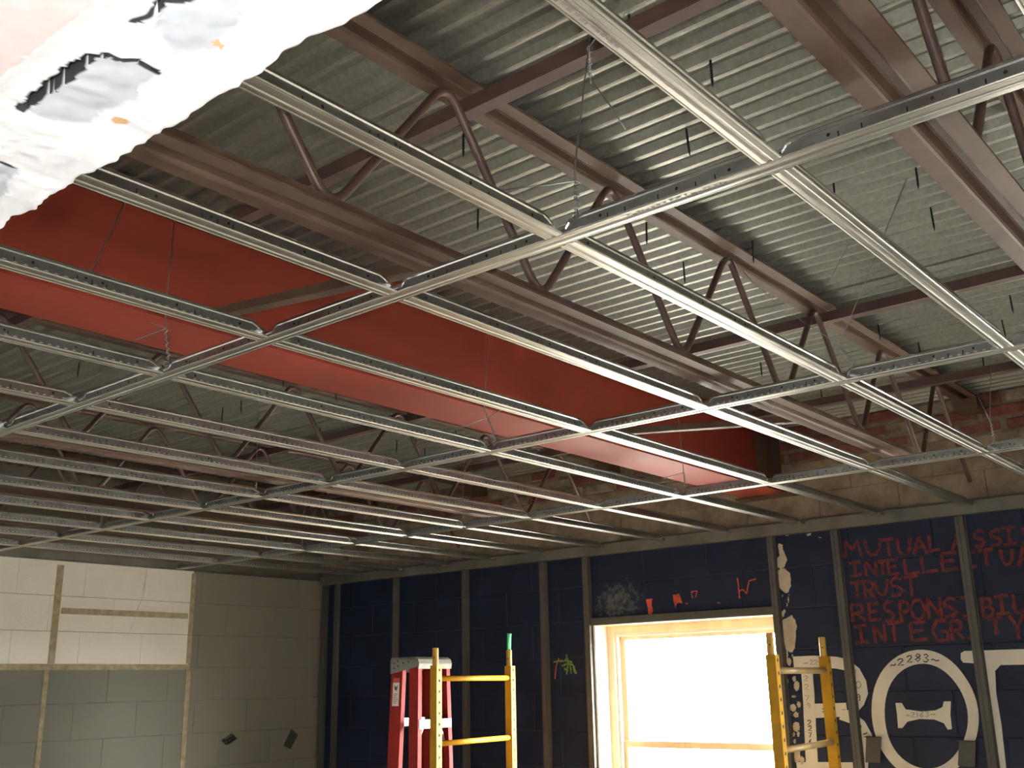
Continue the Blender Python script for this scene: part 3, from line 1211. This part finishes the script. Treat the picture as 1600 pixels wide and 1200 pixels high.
def ribbon(mb, pts, w, y, jit=0.0, t=.0009):
    RIB[0] += 1
    y -= .00013 * (RIB[0] % 5)
    # painted stroke: flat band of width w along (x,z) points
    P = [Vector((p[0], p[1])) for p in pts]
    if jit > 0:
        Q = []
        for a, b_ in zip(P[:-1], P[1:]):
            n = max(1, int((b_ - a).length / (w * .6)))
            Q += [a + (b_ - a) * (k / n) for k in range(n)]
        P = Q + [P[-1]]
    L, R_ = [], []
    for i, p in enumerate(P):
        d = (P[min(i + 1, len(P) - 1)] - P[max(i - 1, 0)])
        d = d.normalized() if d.length > 1e-9 else Vector((1, 0))
        n = Vector((-d.y, d.x))
        ww = w / 2 * (1 + random.uniform(-jit, jit))
        L.append(p + n * ww)
        R_.append(p - n * ww * (1 + random.uniform(-jit, jit) * .5))
    n = len(P)
    vs = [(p.x, y, p.y) for p in L] + [(p.x, y, p.y) for p in R_] + [(p.x, y + t, p.y) for p in L] + [(p.x, y + t, p.y) for p in R_]
    fs = []
    for i in range(n - 1):
        fs.append((i, i + 1, n + i + 1, n + i))
        fs.append((i, 2 * n + i, 2 * n + i + 1, i + 1))
        fs.append((n + i, n + i + 1, 3 * n + i + 1, 3 * n + i))
    fs.append((0, n, 3 * n, 2 * n))
    fs.append((n - 1, 3 * n - 1, 4 * n - 1, 2 * n - 1))
    mb.add(vs, fs)


def plate(poly, y, t=.0009):
    n = len(poly)
    b = MB()
    b.add([(p[0], y, p[1]) for p in poly] + [(p[0], y + t, p[1]) for p in poly],
          [tuple(range(n))] + [(i, i + n, (i + 1) % n + n, (i + 1) % n) for i in range(n)])
    return b


def arc(cx, cy, rx, ry, a0, a1, n=10):
    return [(cx + rx * math.cos(math.radians(a0 + (a1 - a0) * k / n)), cy + ry * math.sin(math.radians(a0 + (a1 - a0) * k / n))) for k in range(n + 1)]


GLY = {
    'M': [[(0, 0), (.1, 1), (.5, .45), (.85, 1), (1, 0)]], 'U': [[(0, 1), (.05, .35), (.3, .02), (.65, .04), (.92, .4), (1, 1)]],
    'T': [[(0, .95), (1, 1)], [(.5, .97), (.48, 0)]], 'A': [[(0, 0), (.5, 1), (1, 0)], [(.2, .38), (.8, .42)]], 'L': [[(.05, 1), (.08, .03), (1, .08)]],
    'S': [[(.95, .9), (.5, 1), (.08, .82), (.12, .58), (.7, .45), (.95, .25), (.6, .03), (0, .06)]], 'I': [[(0, .97), (1, 1)], [(.5, .98), (.5, .02)], [(0, 0), (1, .04)]],
    'N': [[(0, 0), (.03, 1), (.95, .02), (1, 1)]], 'E': [[(1, .97), (.05, 1), (.0, .02), (1, .04)], [(.03, .52), (.8, .55)]], 'C': [[(1, .95), (.2, .95), (0, .5), (.15, .06), (1, .06)]],
    'R': [[(0, 0), (.03, 1), (.75, .95), (.9, .72), (.7, .5), (.05, .47)], [(.35, .48), (1, 0)]], 'P': [[(.05, 0), (.03, 1), (.8, .95), (1, .74), (.75, .5), (.05, .48)]],
    'O': [arc(.5, .5, .5, .5, 90, 450, 14)], 'B': [[(.02, 0), (.02, 1), (.75, .95), (.85, .75), (.6, .54), (.05, .52)], [(.6, .54), (1, .35), (.8, .06), (.02, 0)]],
    'G': [[(.95, .95), (.35, 1), (.02, .55), (.25, .05), (.9, .05), (.95, .42), (.55, .45)]], 'Y': [[(0, 1), (.5, .5), (1, 1)], [(.5, .5), (.48, 0)]],
    '2': [[(.05, .8), (.35, 1), (.8, .92), (.85, .7), (.1, .05), (.95, .02)]], '8': [[(.8, .85), (.4, 1), (.15, .8), (.85, .3), (.5, 0), (.1, .22), (.8, .7), (.8, .85)]],
    '3': [[(.1, .92), (.6, 1), (.85, .78), (.4, .55), (.9, .3), (.5, 0), (.05, .1)]], '1': [[(.5, 1), (.5, 0)]], '6': [[(.8, 1), (.25, .6), (.1, .2), (.5, 0), (.85, .22), (.55, .48), (.15, .32)]],
    '7': [[(.05, .95), (.95, 1), (.4, 0)]], '9': [[(.85, .75), (.5, 1), (.12, .78), (.4, .5), (.85, .72), (.75, 0)]], '0': [arc(.5, .5, .42, .5, 90, 450, 12)],
    '~': [[(0, .4), (.25, .62), (.6, .38), (1, .6)]],
}


def glyph(ch, quad, w, material, name, jit=0.0, y=None, label=None):
    # quad: pixel corners TL, TR, BL, BR on the wall
    tl, tr, bl, br = [Vector(W(*q)) for q in quad]
    b = MB()
    for st in GLY[ch]:
        pts = []
        for a, c in st:
            p = bl * (1 - a) * (1 - c) + br * a * (1 - c) + tl * (1 - a) * c + tr * a * c
            pts.append((p.x, p.y))
        ribbon(b, pts, w, YPNT if y is None else y, jit)
    o = b.build(name, material, wall_b)
    if label:
        o['label'] = label
    return o


def c7(x, y):
    return (1066 + x / 2.996, 800 + y / 2.996)


LINES = [
    [('M', 755, 830, 140, 215), ('U', 855, 925, 130, 205), ('T', 935, 990, 130, 210), ('U', 1005, 1065, 125, 205), ('A', 1075, 1140, 120, 200), ('L', 1150, 1200, 110, 185),
     ('A', 1255, 1325, 100, 180), ('S', 1360, 1412, 90, 165), ('S', 1440, 1490, 85, 160), ('I', 1495, 1560, 75, 155), ('S', 1585, 1640, 70, 150)],
    [('I', 780, 835, 240, 300), ('N', 855, 905, 235, 300), ('T', 915, 955, 230, 295), ('E', 960, 1010, 225, 295), ('L', 1035, 1105, 220, 295), ('L', 1115, 1190, 210, 285),
     ('E', 1210, 1285, 195, 275), ('C', 1310, 1370, 190, 265), ('T', 1385, 1455, 180, 255), ('U', 1490, 1545, 175, 250), ('A', 1565, 1625, 165, 255)],
    [('T', 785, 845, 330, 405), ('R', 850, 897, 325, 410), ('U', 905, 960, 320, 390), ('S', 970, 1030, 310, 395), ('T', 1035, 1100, 305, 400)],
    [('R', 790, 850, 435, 515), ('E', 870, 922, 430, 510), ('S', 940, 987, 420, 515), ('P', 1015, 1058, 420, 520), ('O', 1068, 1130, 415, 505), ('N', 1145, 1205, 405, 500),
     ('S', 1220, 1280, 405, 495), ('I', 1300, 1365, 400, 490), ('B', 1400, 1450, 405, 495), ('I', 1458, 1525, 395, 480), ('L', 1545, 1592, 385, 475)],
    [('I', 800, 865, 535, 615), ('N', 895, 945, 530, 615), ('T', 960, 1015, 520, 610), ('E', 1065, 1140, 520, 605), ('G', 1165, 1240, 510, 610), ('R', 1255, 1310, 510, 600),
     ('I', 1325, 1390, 500, 590), ('T', 1430, 1500, 500, 580), ('Y', 1530, 1597, 485, 600)]]
for ln in LINES:
    for ch, x0, x1, y0, y1 in ln:
        s = -.10 * (x1 - x0)
        k = .12 * (y1 - y0)
        glyph(ch, [c7(x0, y0), c7(x1, y0 + s), c7(x0 + k, y1), c7(x1 + k, y1 + s)], .0155, 'red_paint', 'painted_letter', jit=.28)


def c2(x, y):
    return (1190 + x / 6.0, 1000 + y / 6.0)


def c3(x, y):
    return (1390 + x / 6.0, 1000 + y / 6.0)


# the three large white letters
def big(poly_fn, pts, label):
    o = plate([W(*poly_fn(x, y)) for x, y in pts], YPNT + .0002).build('white_letter', 'white_paint', wall_b)
    o['label'] = label
    return o


bb = MB()
for pts, w in (([(425, 285), (440, 500), (455, 800), (475, 1210)], 92), ([(300, 208), (500, 203), (700, 212), (800, 235), (880, 300), (932, 400), (945, 490), (915, 570), (865, 625)], 84),
               ([(480, 665), (640, 658), (800, 655)], 98), ([(740, 690), (850, 730), (930, 800), (985, 900), (985, 1010), (950, 1100), (940, 1215)], 84), ([(330, 1185), (600, 1188), (860, 1190)], 62)):
    px = W(*c2(100, 100))[0] - W(*c2(0, 100))[0]
    ribbon(bb, [W(*c2(x, y)) for x, y in pts], w / 100 * px * 1.12, YPNT + .0002, .03)
bo = bb.build('white_letter', 'white_paint', wall_b)
bo['label'] = 'large white painted letter B'
th = MB()
ring = []
N = 56
for k in range(N):
    a = 2 * math.pi * k / N
    sk = 4 * math.sin(a)
    bu = 5.0 * max(0.0, math.cos(a + 2.25))
    ro = (82 + 1.5 * math.cos(3 * a) + bu, 100 + bu)
    ri = (65 + 1.5 * math.cos(3 * a), 82)
    po = W(1446 + ro[0] * math.cos(a) + sk, 1119 + ro[1] * math.sin(a))
    pi_ = W(1446 + ri[0] * math.cos(a) + sk, 1119 + ri[1] * math.sin(a))
    ring.append((po, pi_))
vs_ = []
for po, pi_ in ring:
    vs_ += [(po[0], YPNT + .0002, po[1]), (pi_[0], YPNT + .0002, pi_[1]), (po[0], YPNT + .0012, po[1]), (pi_[0], YPNT + .0012, pi_[1])]
fs_ = []
for k in range(N):
    a, b_ = 4 * k, 4 * ((k + 1) % N)
    fs_ += [(a, b_, b_ + 1, a + 1), (a, a + 2, b_ + 2, b_), (a + 1, b_ + 1, b_ + 3, a + 3)]
to = th.add(vs_, fs_).build('white_letter', 'white_paint', wall_b)
to['label'] = 'large white painted ring of the letter theta'
big(c3, [(55, 590), (115, 590), (150, 650), (300, 670), (430, 660), (495, 630), (510, 575), (575, 575), (570, 700), (585, 835), (545, 840), (510, 780), (420, 745),
         (280, 740), (170, 765), (120, 825), (80, 825), (70, 700)], 'white serifed bar inside the round letter')
big(c3, [(668, 125), (700, 103), (1270, 85), (1960, 60), (1960, 205), (1860, 210), (2010, 1260), (1880, 1260), (1700, 240), (1270, 230), (1040, 235), (990, 290), (1000, 500), (1050, 800), (1095, 1215), (955, 1215), (870, 500), (850, 222),
         (690, 212), (668, 180)], 'large white painted letter pi')


def digits(items, cf, material, w, name='ink_digit'):
    for ch, x0, x1, y0, y1, sk in items:
        glyph(ch, [cf(x0, y0), cf(x1, y0 + sk), cf(x0, y1), cf(x1, y1 + sk)], w, material, name, y=YPNT - .0004)


digits([('~', 10, 60, 215, 265, -10), ('2', 72, 135, 182, 245, -12), ('2', 160, 215, 150, 215, -8), ('8', 235, 298, 132, 202, -3), ('3', 315, 372, 132, 206, 4), ('~', 392, 465, 160, 205, 12)], c3, 'ink_black', .0056)
digits([('~', 155, 190, 690, 725, 0), ('2', 195, 240, 678, 725, 0), ('1', 250, 270, 678, 725, 0), ('6', 280, 325, 675, 722, 0), ('3', 335, 375, 672, 720, 0), ('~', 385, 430, 680, 715, 0)], c3, 'ink_faded', .0036)
digits([('2', 430, 468, 752, 800, 0), ('2', 435, 475, 808, 852, 0), ('7', 440, 470, 868, 912, 0), ('6', 442, 475, 930, 972, 0), ('2', 568, 606, 642, 680, -3), ('9', 890, 930, 508, 572, 0),
        ('2', 898, 940, 790, 858, 8), ('~', 955, 990, 865, 905, -15)], c2, 'ink_black', .0050)
digits([('2', 392, 440, 335, 385, 0), ('2', 400, 445, 415, 465, 0), ('7', 405, 450, 520, 570, 0), ('9', 420, 460, 590, 640, 0), ('~', 398, 440, 205, 235, -5), ('2', 450, 485, 188, 232, -2),
        ('2', 490, 530, 188, 232, -2), ('0', 535, 578, 185, 230, -2), ('2', 860, 892, 278, 330, 0), ('0', 880, 938, 388, 452, 0), ('~', 755, 790, 640, 665, 0)], c2, 'ink_faded', .0036)


# peeled plaster down the right of the window
def c1(x, y):
    return (1190 + x / 6.316, 820 + y / 6.316)


def flake(pts, cf, name='peeled_patch', m='plaster_patch'):
    P = [Vector(W(*cf(x, y))) for x, y in pts]
    out = []
    for a, b_ in zip(P, P[1:] + P[:1]):
        for k in range(4):
            q = a + (b_ - a) * k / 4
            out.append((q.x + random.uniform(-.0028, .0028), q.y + random.uniform(-.0028, .0028)))
    plate(out, YPNT - .0002).build(name, m, wall_b)


flake([(165, 185), (205, 190), (210, 240), (240, 300), (250, 340), (225, 420), (190, 440), (155, 420), (150, 350), (175, 300), (170, 240)], c1)
flake([(160, 450), (230, 430), (285, 480), (290, 600), (270, 660), (240, 680), (205, 650), (160, 580), (155, 510)], c1)
flake([(215, 930), (300, 890), (325, 930), (350, 1010), (340, 1060), (325, 1220), (300, 1260), (250, 1250), (225, 1180), (210, 1080), (180, 990)], c1)
flake([(225, 830), (240, 850), (225, 900), (205, 920), (195, 880)], c1)
flake([(445, 90), (500, 85), (480, 105), (450, 118)], c1)
flake([(555, 120), (590, 122), (580, 138)], c1)
for cx, cy, rx, ry in ((265, 740, 7, 30), (252, 790, 6, 18), (272, 690, 6, 6), (206, 700, 6, 14), (255, 105, 14, 5), (690, 30, 8, 8)):
    flake([(cx + rx * math.cos(t), cy + ry * math.sin(t)) for t in (0, 1.2, 2.3, 3.4, 4.5, 5.4)], c1)
for cx, cy, rx, ry in ((330, 430, 26, 50), (306, 365, 16, 28), (302, 530, 22, 12), (296, 632, 30, 38), (350, 602, 18, 30), (325, 700, 26, 28), (325, 812, 35, 50), (305, 882, 10, 22), (345, 882, 14, 26),
                       (312, 948, 10, 22), (238, 430, 12, 76), (258, 205, 22, 38), (262, 690, 12, 18), (335, 1000, 14, 18), (335, 1090, 34, 62), (240, 150, 8, 50), (380, 1130, 22, 40), (290, 150, 8, 16)):
    flake([(cx + rx * math.cos(t), cy + ry * math.sin(t)) for t in (0, .7, 1.4, 2.2, 3.1, 3.9, 4.7, 5.5)], c2)


# orange daubs over the window, green splash beside it
def c5(x, y):
    return (840 + x / 4.21, 840 + y / 4.21)


flake([(712, 405), (755, 400), (750, 440), (762, 480), (740, 525), (730, 520), (725, 450)], c5, 'paint_daub', 'orange_paint')
flake([(890, 375), (935, 372), (940, 400), (955, 430), (920, 430), (905, 465)], c5, 'paint_daub', 'orange_paint')
for sts, m, w in (([[(1010, 357), (1050, 350), (1040, 392)], [(1012, 357), (1020, 400)]], 'orange_paint', .006), ([[(975, 432), (990, 436)]], 'orange_paint', .006),
                  ([[(1315, 265), (1322, 320), (1330, 400)], [(1328, 350), (1352, 342), (1376, 368), (1392, 285), (1435, 272)]], 'orange_paint', .007),
                  ([[(1180, 428), (1200, 430)]], 'orange_paint', .006),
                  ([[(140, 795), (122, 850), (115, 928)]], 'orange_paint', .009),
                  ([[(105, 818), (150, 812), (195, 812)], [(190, 770), (202, 830), (192, 900)], [(160, 845), (200, 828), (235, 838), (255, 895)], [(175, 860), (190, 870)],
                    [(215, 838), (222, 895)], [(235, 845), (248, 890)], [(180, 800), (230, 822)]], 'green_paint', .010)):
    b = MB()
    for st in sts:
        ribbon(b, [W(*c5(x, y)) for x, y in st], w, YPNT - .0003, .4)
    b.build('paint_daub', m, wall_b)

# ================================================================== SMALL PLATES ON THE WALLS


def wall_plate(pix, label, y):
    P = [atY(u, v, y) for u, v in pix]
    c = sum(P, Vector()) / len(P)
    b = MB()
    n = len(P)
    b.add([(p.x - c.x, 0, p.z - c.z) for p in P] + [(p.x - c.x, .003, p.z - c.z) for p in P], [tuple(range(n))] + [(i, i + n, (i + 1) % n + n, (i + 1) % n) for i in range(n)])
    fl_ = b.obox((0, .008, max(p.z for p in P) - c.z - .004), ((max(p.x for p in P) - min(p.x for p in P)) * .42, 0, 0), (0, .008, 0), (0, 0, .0015))
    o = b.build('bracket_plate', 'plate_grey', None, loc=c)
    tag(o, label, 'plate', 'grey bracket plates on the blue wall')


wall_plate([c2(980, 900), c2(1122, 908), c2(1112, 1152), c2(972, 1148)], 'grey metal plate over the right side of the white letter B', YB - .019)
wall_plate([c3(650, 938), c3(808, 950), c3(800, 1190), c3(640, 1180)], 'grey metal plate over the lower right of the round letter', YB - .019)


def c5l(x, y):
    return (x / 3.0, 800 + y / 3.0)


def left_plate(pix, label, name, m, t):
    P = [atX(u, v, XL) for u, v in pix]
    c = sum(P, Vector()) / len(P)
    n = len(P)
    b = MB()
    b.add([(t, p.y - c.y, p.z - c.z) for p in P] + [(.0008, p.y - c.y, p.z - c.z) for p in P], [tuple(range(n))] + [(i, i + n, (i + 1) % n + n, (i + 1) % n) for i in range(n)])
    ins = [(p - c) * .72 for p in P]
    b.add([(t + .002, p.y, p.z) for p in ins] + [(t - .001, p.y, p.z) for p in ins], [tuple(range(n))] + [(i, i + n, (i + 1) % n + n, (i + 1) % n) for i in range(n)])
    o = b.build(name, m, None, loc=c)
    return o


o = left_plate([c5l(1365, 1018), c5l(1395, 1045), c5l(1360, 1112), c5l(1328, 1095)], '', 'cover_plate', 'plate_grey', .004)
tag(o, 'tilted dark grey cover plate on the left wall near the corner', 'plate')
P = [atX(*c5l(x, y), XL) for x, y in ((1040, 1068), (1080, 1042), (1100, 1056), (1062, 1090))]
c = sum(P, Vector()) / 4
bx = empty('outlet_box', c)
tag(bx, 'small opened metal outlet box on the left wall', 'outlet box')
e1 = (P[1] - P[0])
e2 = (P[3] - P[0])
b = MB()
b.obox((.012, 0, 0), (.012, 0, 0), e1 * .5, e2 * .06)
b.obox(Vector((.012, 0, 0)) + e2 * .5, (.012, 0, 0), e1 * .5, e2 * .06)
b.obox(Vector((.0025, 0, 0)), (.0015, 0, 0), e1 * .5, e2 * .45)
b.obox(Vector((.012, 0, 0)) + e1 * .5, (.012, 0, 0), e1 * .04, e2 * .5)
b.build('box_shell', 'plate_grey', bx)
MB().obox(Vector((.010, 0, 0)) - e1 * .52 + e2 * .05, (.009, 0, 0), e1 * .10, e2 * .42).build('knockout', 'slot_dark', bx)

# ================================================================== ROLLING SCAFFOLD
TH = 0.0906
sc_ = empty('rolling_scaffold', (-2.695, 3.717, 0))
sc_.rotation_euler = (0, 0, TH)
tag(sc_, 'yellow steel rolling scaffold with two ladder end frames before the window', 'scaffold')
SL, SW = 1.73, 0.640
PH = .0205
RUNG = 1.733
PT = 1.795


def post(x, y, top):
    b = MB()
    b.box(x - PH, x + PH, y - PH, y + PH, .16, PT)
    p = b.build('post', 'scaffold_yellow', sc_)
    h = MB()
    z = .30
    while z < PT - .02:
        for sg in (-1, 1):
            vs = [(x + sg * (PH + .0010), y + .0078 * math.cos(a * math.pi / 4), z + .0078 * math.sin(a * math.pi / 4)) for a in range(8)]
            h.add(vs, [tuple(range(8))])
        z += .0508
    ho = h.build('peg_holes', 'slot_dark', p)
    ho['kind'] = 'stuff'
    pn = MB()
    pn.tube([(x - .004, y, PT - .01), (x - .004, y, top - .004), (x - .004, y, top)], [.0155, .0155, .013], 12).build('coupling_pin', 'pin_yellow', p)
    MB().tube([(x, y - .0158 - .0006, PT + (top - PT) * .45), (x, y - .0152, PT + (top - PT) * .45)], .0035, 8).build('pin_hole', 'slot_dark', p)
    cb = MB()
    cb.tube([(x, y, .05), (x, y, .165)], .012, 8)
    cb.obox((x, y - .022, .075), (.014, 0, 0), (0, .0025, 0), (0, 0, .03))
    cb.obox((x, y + .022, .075), (.014, 0, 0), (0, .0025, 0), (0, 0, .03))
    cb.obox((x, y, .106), (.014, 0, 0), (0, .0245, 0), (0, 0, .0025))
    ck = cb.build('caster_fork', 'aluminium', p)
    MB().tube([(x, y - .017, .063), (x, y - .015, .063), (x, y + .015, .063), (x, y + .017, .063)], [.052, .0625, .0625, .052], 20).build('caster_wheel', 'rubber', ck)


for x in (0, SL):
    for y in (0, SW):
        post(x, y, PT + .085)
    for k in range(6):
        z = RUNG - .305 * k
        if z < .15:
            continue
        MB().tube([(x, PH * .9, z), (x, SW - PH * .9, z)], .0135, 12).build('rung', 'scaffold_yellow' if x == 0 else 'rung_worn', sc_, smooth=True)
for y in (-PH - .013, SW + PH + .013):
    for z in (.98, .62):
        MB().obox((SL / 2, y, z), (SL / 2 + .01, 0, 0), (0, .0125, 0), (0, 0, .022)).build('side_rail', 'scaffold_yellow', sc_)
MB().box(.03, SL - .03, .012, SW - .012, 1.004, 1.022).build('platform', 'plywood', sc_)

g0 = sc_.matrix_world
cT, sT = math.cos(TH), math.sin(TH)


def S2W(x, y, z):
    return Vector((-2.695 + cT * x - sT * y, 3.717 + sT * x + cT * y, z))


gp = S2W(-.004, SW, PT + .0862)
gr = MB()
gr.tube([(0, 0, 0), (.001, 0, .05), (.004, 0, .085)], [.0105, .0115, .0125], 10)
gr.tube([(.005, -.0085, .002), (.009, -.0085, .078)], .0022, 6)
o = gr.build('plastic_sleeve', 'green_plastic', None, loc=gp)
tag(o, 'bright green plastic sleeve on top of a scaffold post', 'sleeve')

# ================================================================== STEPLADDER
DL = 5.52


def at_depth(u, v, d):
    return CAM + ray(u, v) * d


cn = at_depth(655, 1026, DL)                       # nearest top corner of the cap
LW, LD = .275, .205                                # cap: width along Y, depth along X
LA = math.radians(4)
lx = Vector((math.cos(LA), math.sin(LA), 0))
ly = Vector((-math.sin(LA), math.cos(LA), 0))
ctr = cn - lx * (LD / 2) + ly * (LW / 2)
LT = cn.z
lad = empty('stepladder', (ctr.x, ctr.y, 0))
lad.rotation_euler = (0, 0, LA)
tag(lad, 'red fibreglass stepladder with grey metal top cap beside the scaffold', 'ladder')
# cap
b = MB()
hx, hy = LD / 2, LW / 2
prof = [(-hx, -.078), (-hx, -.012), (-hx + .012, 0), (hx - .03, 0), (hx - .008, -.012), (hx, -.035), (hx - .004, -.062), (hx - .012, -.062), (hx - .010, -.036), (hx - .035, -.012), (-hx + .012, -.010), (-hx + .010, -.078)]
b.prism(prof, -hy, hy, lambda p, q, t: (p, t, LT + q))
capo = b.build('top_cap', 'ladder_cap', lad)
for s in (-1, 1):
    b = MB()
    b.prism([(-hx, -.085), (hx - .02, -.052), (hx, -.03), (hx - .03, 0), (-hx + .012, 0), (-hx, -.012)], s * hy, s * (hy - .004), lambda p, q, t: (p, t, LT + q))
    sp = b.build('cap_end_plate', 'ladder_cap', capo)
    h = MB()
    for px, pz in ((-.075, -.03), (-.075, -.055), (-.045, -.045), (-.05, -.02), (-.01, -.03), (.03, -.025)):
        h.add([(px + .005 * math.cos(a * math.pi / 4), s * (hy + .0005), LT + pz + .005 * math.sin(a * math.pi / 4)) for a in range(8)], [tuple(range(8))])
    ho = h.build('rivet_holes', 'slot_dark', sp)
    ho['kind'] = 'stuff'


def rail(xt, slope, y_out, side, w, label=None):
    # C-channel rail: wide web on the outside, two flanges pointing inward
    t = .005
    z0, z1 = .012, LT - .035
    xb = xt + slope * (z1 - z0)
    spread = .045 * (z1 - z0) / 1.7
    b = MB()
    def pt(p, q, T):
        k = (z1 - T) / (z1 - z0)
        return (xt + (xb - xt) * k + p, side * (y_out + spread * k - q), T)
    prof = [(-w / 2, 0), (w / 2, 0), (w / 2, .030), (w / 2 - t, .030), (w / 2 - t, t), (-w / 2 + t, t), (-w / 2 + t, .030), (-w / 2, .030)]
    b.prism(prof, z0, z1, pt)
    return b.build('rail', 'ladder_red', lad), pt


SLF = .022
for side in (-1, 1):
    ro, ptf = rail(hx - .042, SLF, hy - .006, side, .062)
    rr_, ptr = rail(-hx + .046, -SLF, hy - .006, side, .080)
    for rx, nm in ((ro, ptf), (rr_, ptr)):
        p = nm(0, .012, .006)
        MB().box(p[0] - .035, p[0] + .035, p[1] - .022, p[1] + .022, 0, .014).build('rubber_foot', 'rubber', rx)
    if side == -1:
        zc = LT - .175
        b = MB()
        def q(u_, z_):
            p = ptr(u_, -.0008, z_)
            return p
        b.add([q(-.024, zc - .075), q(.022, zc - .075), q(.022, zc + .045), q(-.024, zc + .045)], [(0, 1, 2, 3)])
        st = b.build('warning_label', 'sticker', rr_)
        b = MB()
        b.add([ptr(-.024, -.0008, zc + .047), ptr(.022, -.0008, zc + .047), ptr(.022, -.0008, zc + .068), ptr(-.024, -.0008, zc + .068)], [(0, 1, 2, 3)])
        b.build('label_header', 'sticker_red', st)
        b = MB()
        b.add([ptr(-.010, -.0014, zc + .008), ptr(.004, -.0014, zc + .002), ptr(.014, -.0014, zc + .034), ptr(-.002, -.0014, zc + .022), ptr(-.016, -.0014, zc + .036)], [(0, 1, 2, 3, 4)])
        b.build('pictogram', 'sticker_ink', st)
        b = MB()
        for k in range(6):
            z_ = zc - .015 - k * .009
            b.add([ptr(-.018, -.0014, z_), ptr(.016 - .006 * (k % 3), -.0014, z_), ptr(.016 - .006 * (k % 3), -.0014, z_ + .003), ptr(-.018, -.0014, z_ + .003)], [(0, 1, 2, 3)])
        tx = b.build('text_lines', 'ink_faded', st)
        tx['kind'] = 'stuff'
for k in range(5):
    z = LT - .325 - .305 * k
    if z < .1:
        break
    kk = (LT - .035 - z) / (LT - .047)
    xf = hx - .042 + SLF * (LT - .035 - z)
    wy = hy - .012 + .045 * kk
    b = MB()
    b.box(xf - .032, xf + .036, -wy, wy, z, z + .004)
    b.box(xf + .032, xf + .036, -wy, wy, z - .040, z)
    b.box(xf - .032, xf - .028, -wy, wy, z - .025, z)
    s = b.build('step', 'aluminium', lad)
    for sd in (-1, 1):
        b = MB()
        A = Vector((xf, sd * (wy * .45), z - .018))
        B = Vector((xf, sd * (wy - .010), z - .130))
        d = B - A
        b.obox((A + B) / 2, (.011, 0, 0), d / 2, d.cross(Vector((1, 0, 0))).normalized() * .0018)
        b.build('step_brace', 'aluminium', s)
    xr = -hx + .046 - SLF * (LT - .035 - z)
    MB().box(xr - .012, xr + .012, -wy, wy, z - .03, z + .012).build('rear_crossbar', 'aluminium', lad)
for side in (-1, 1):
    z = LT - .62
    MB().box(-.11, .11, side * (hy - .045) - .002, side * (hy - .045) + .002, z, z + .018).build('spreader', 'aluminium', lad)
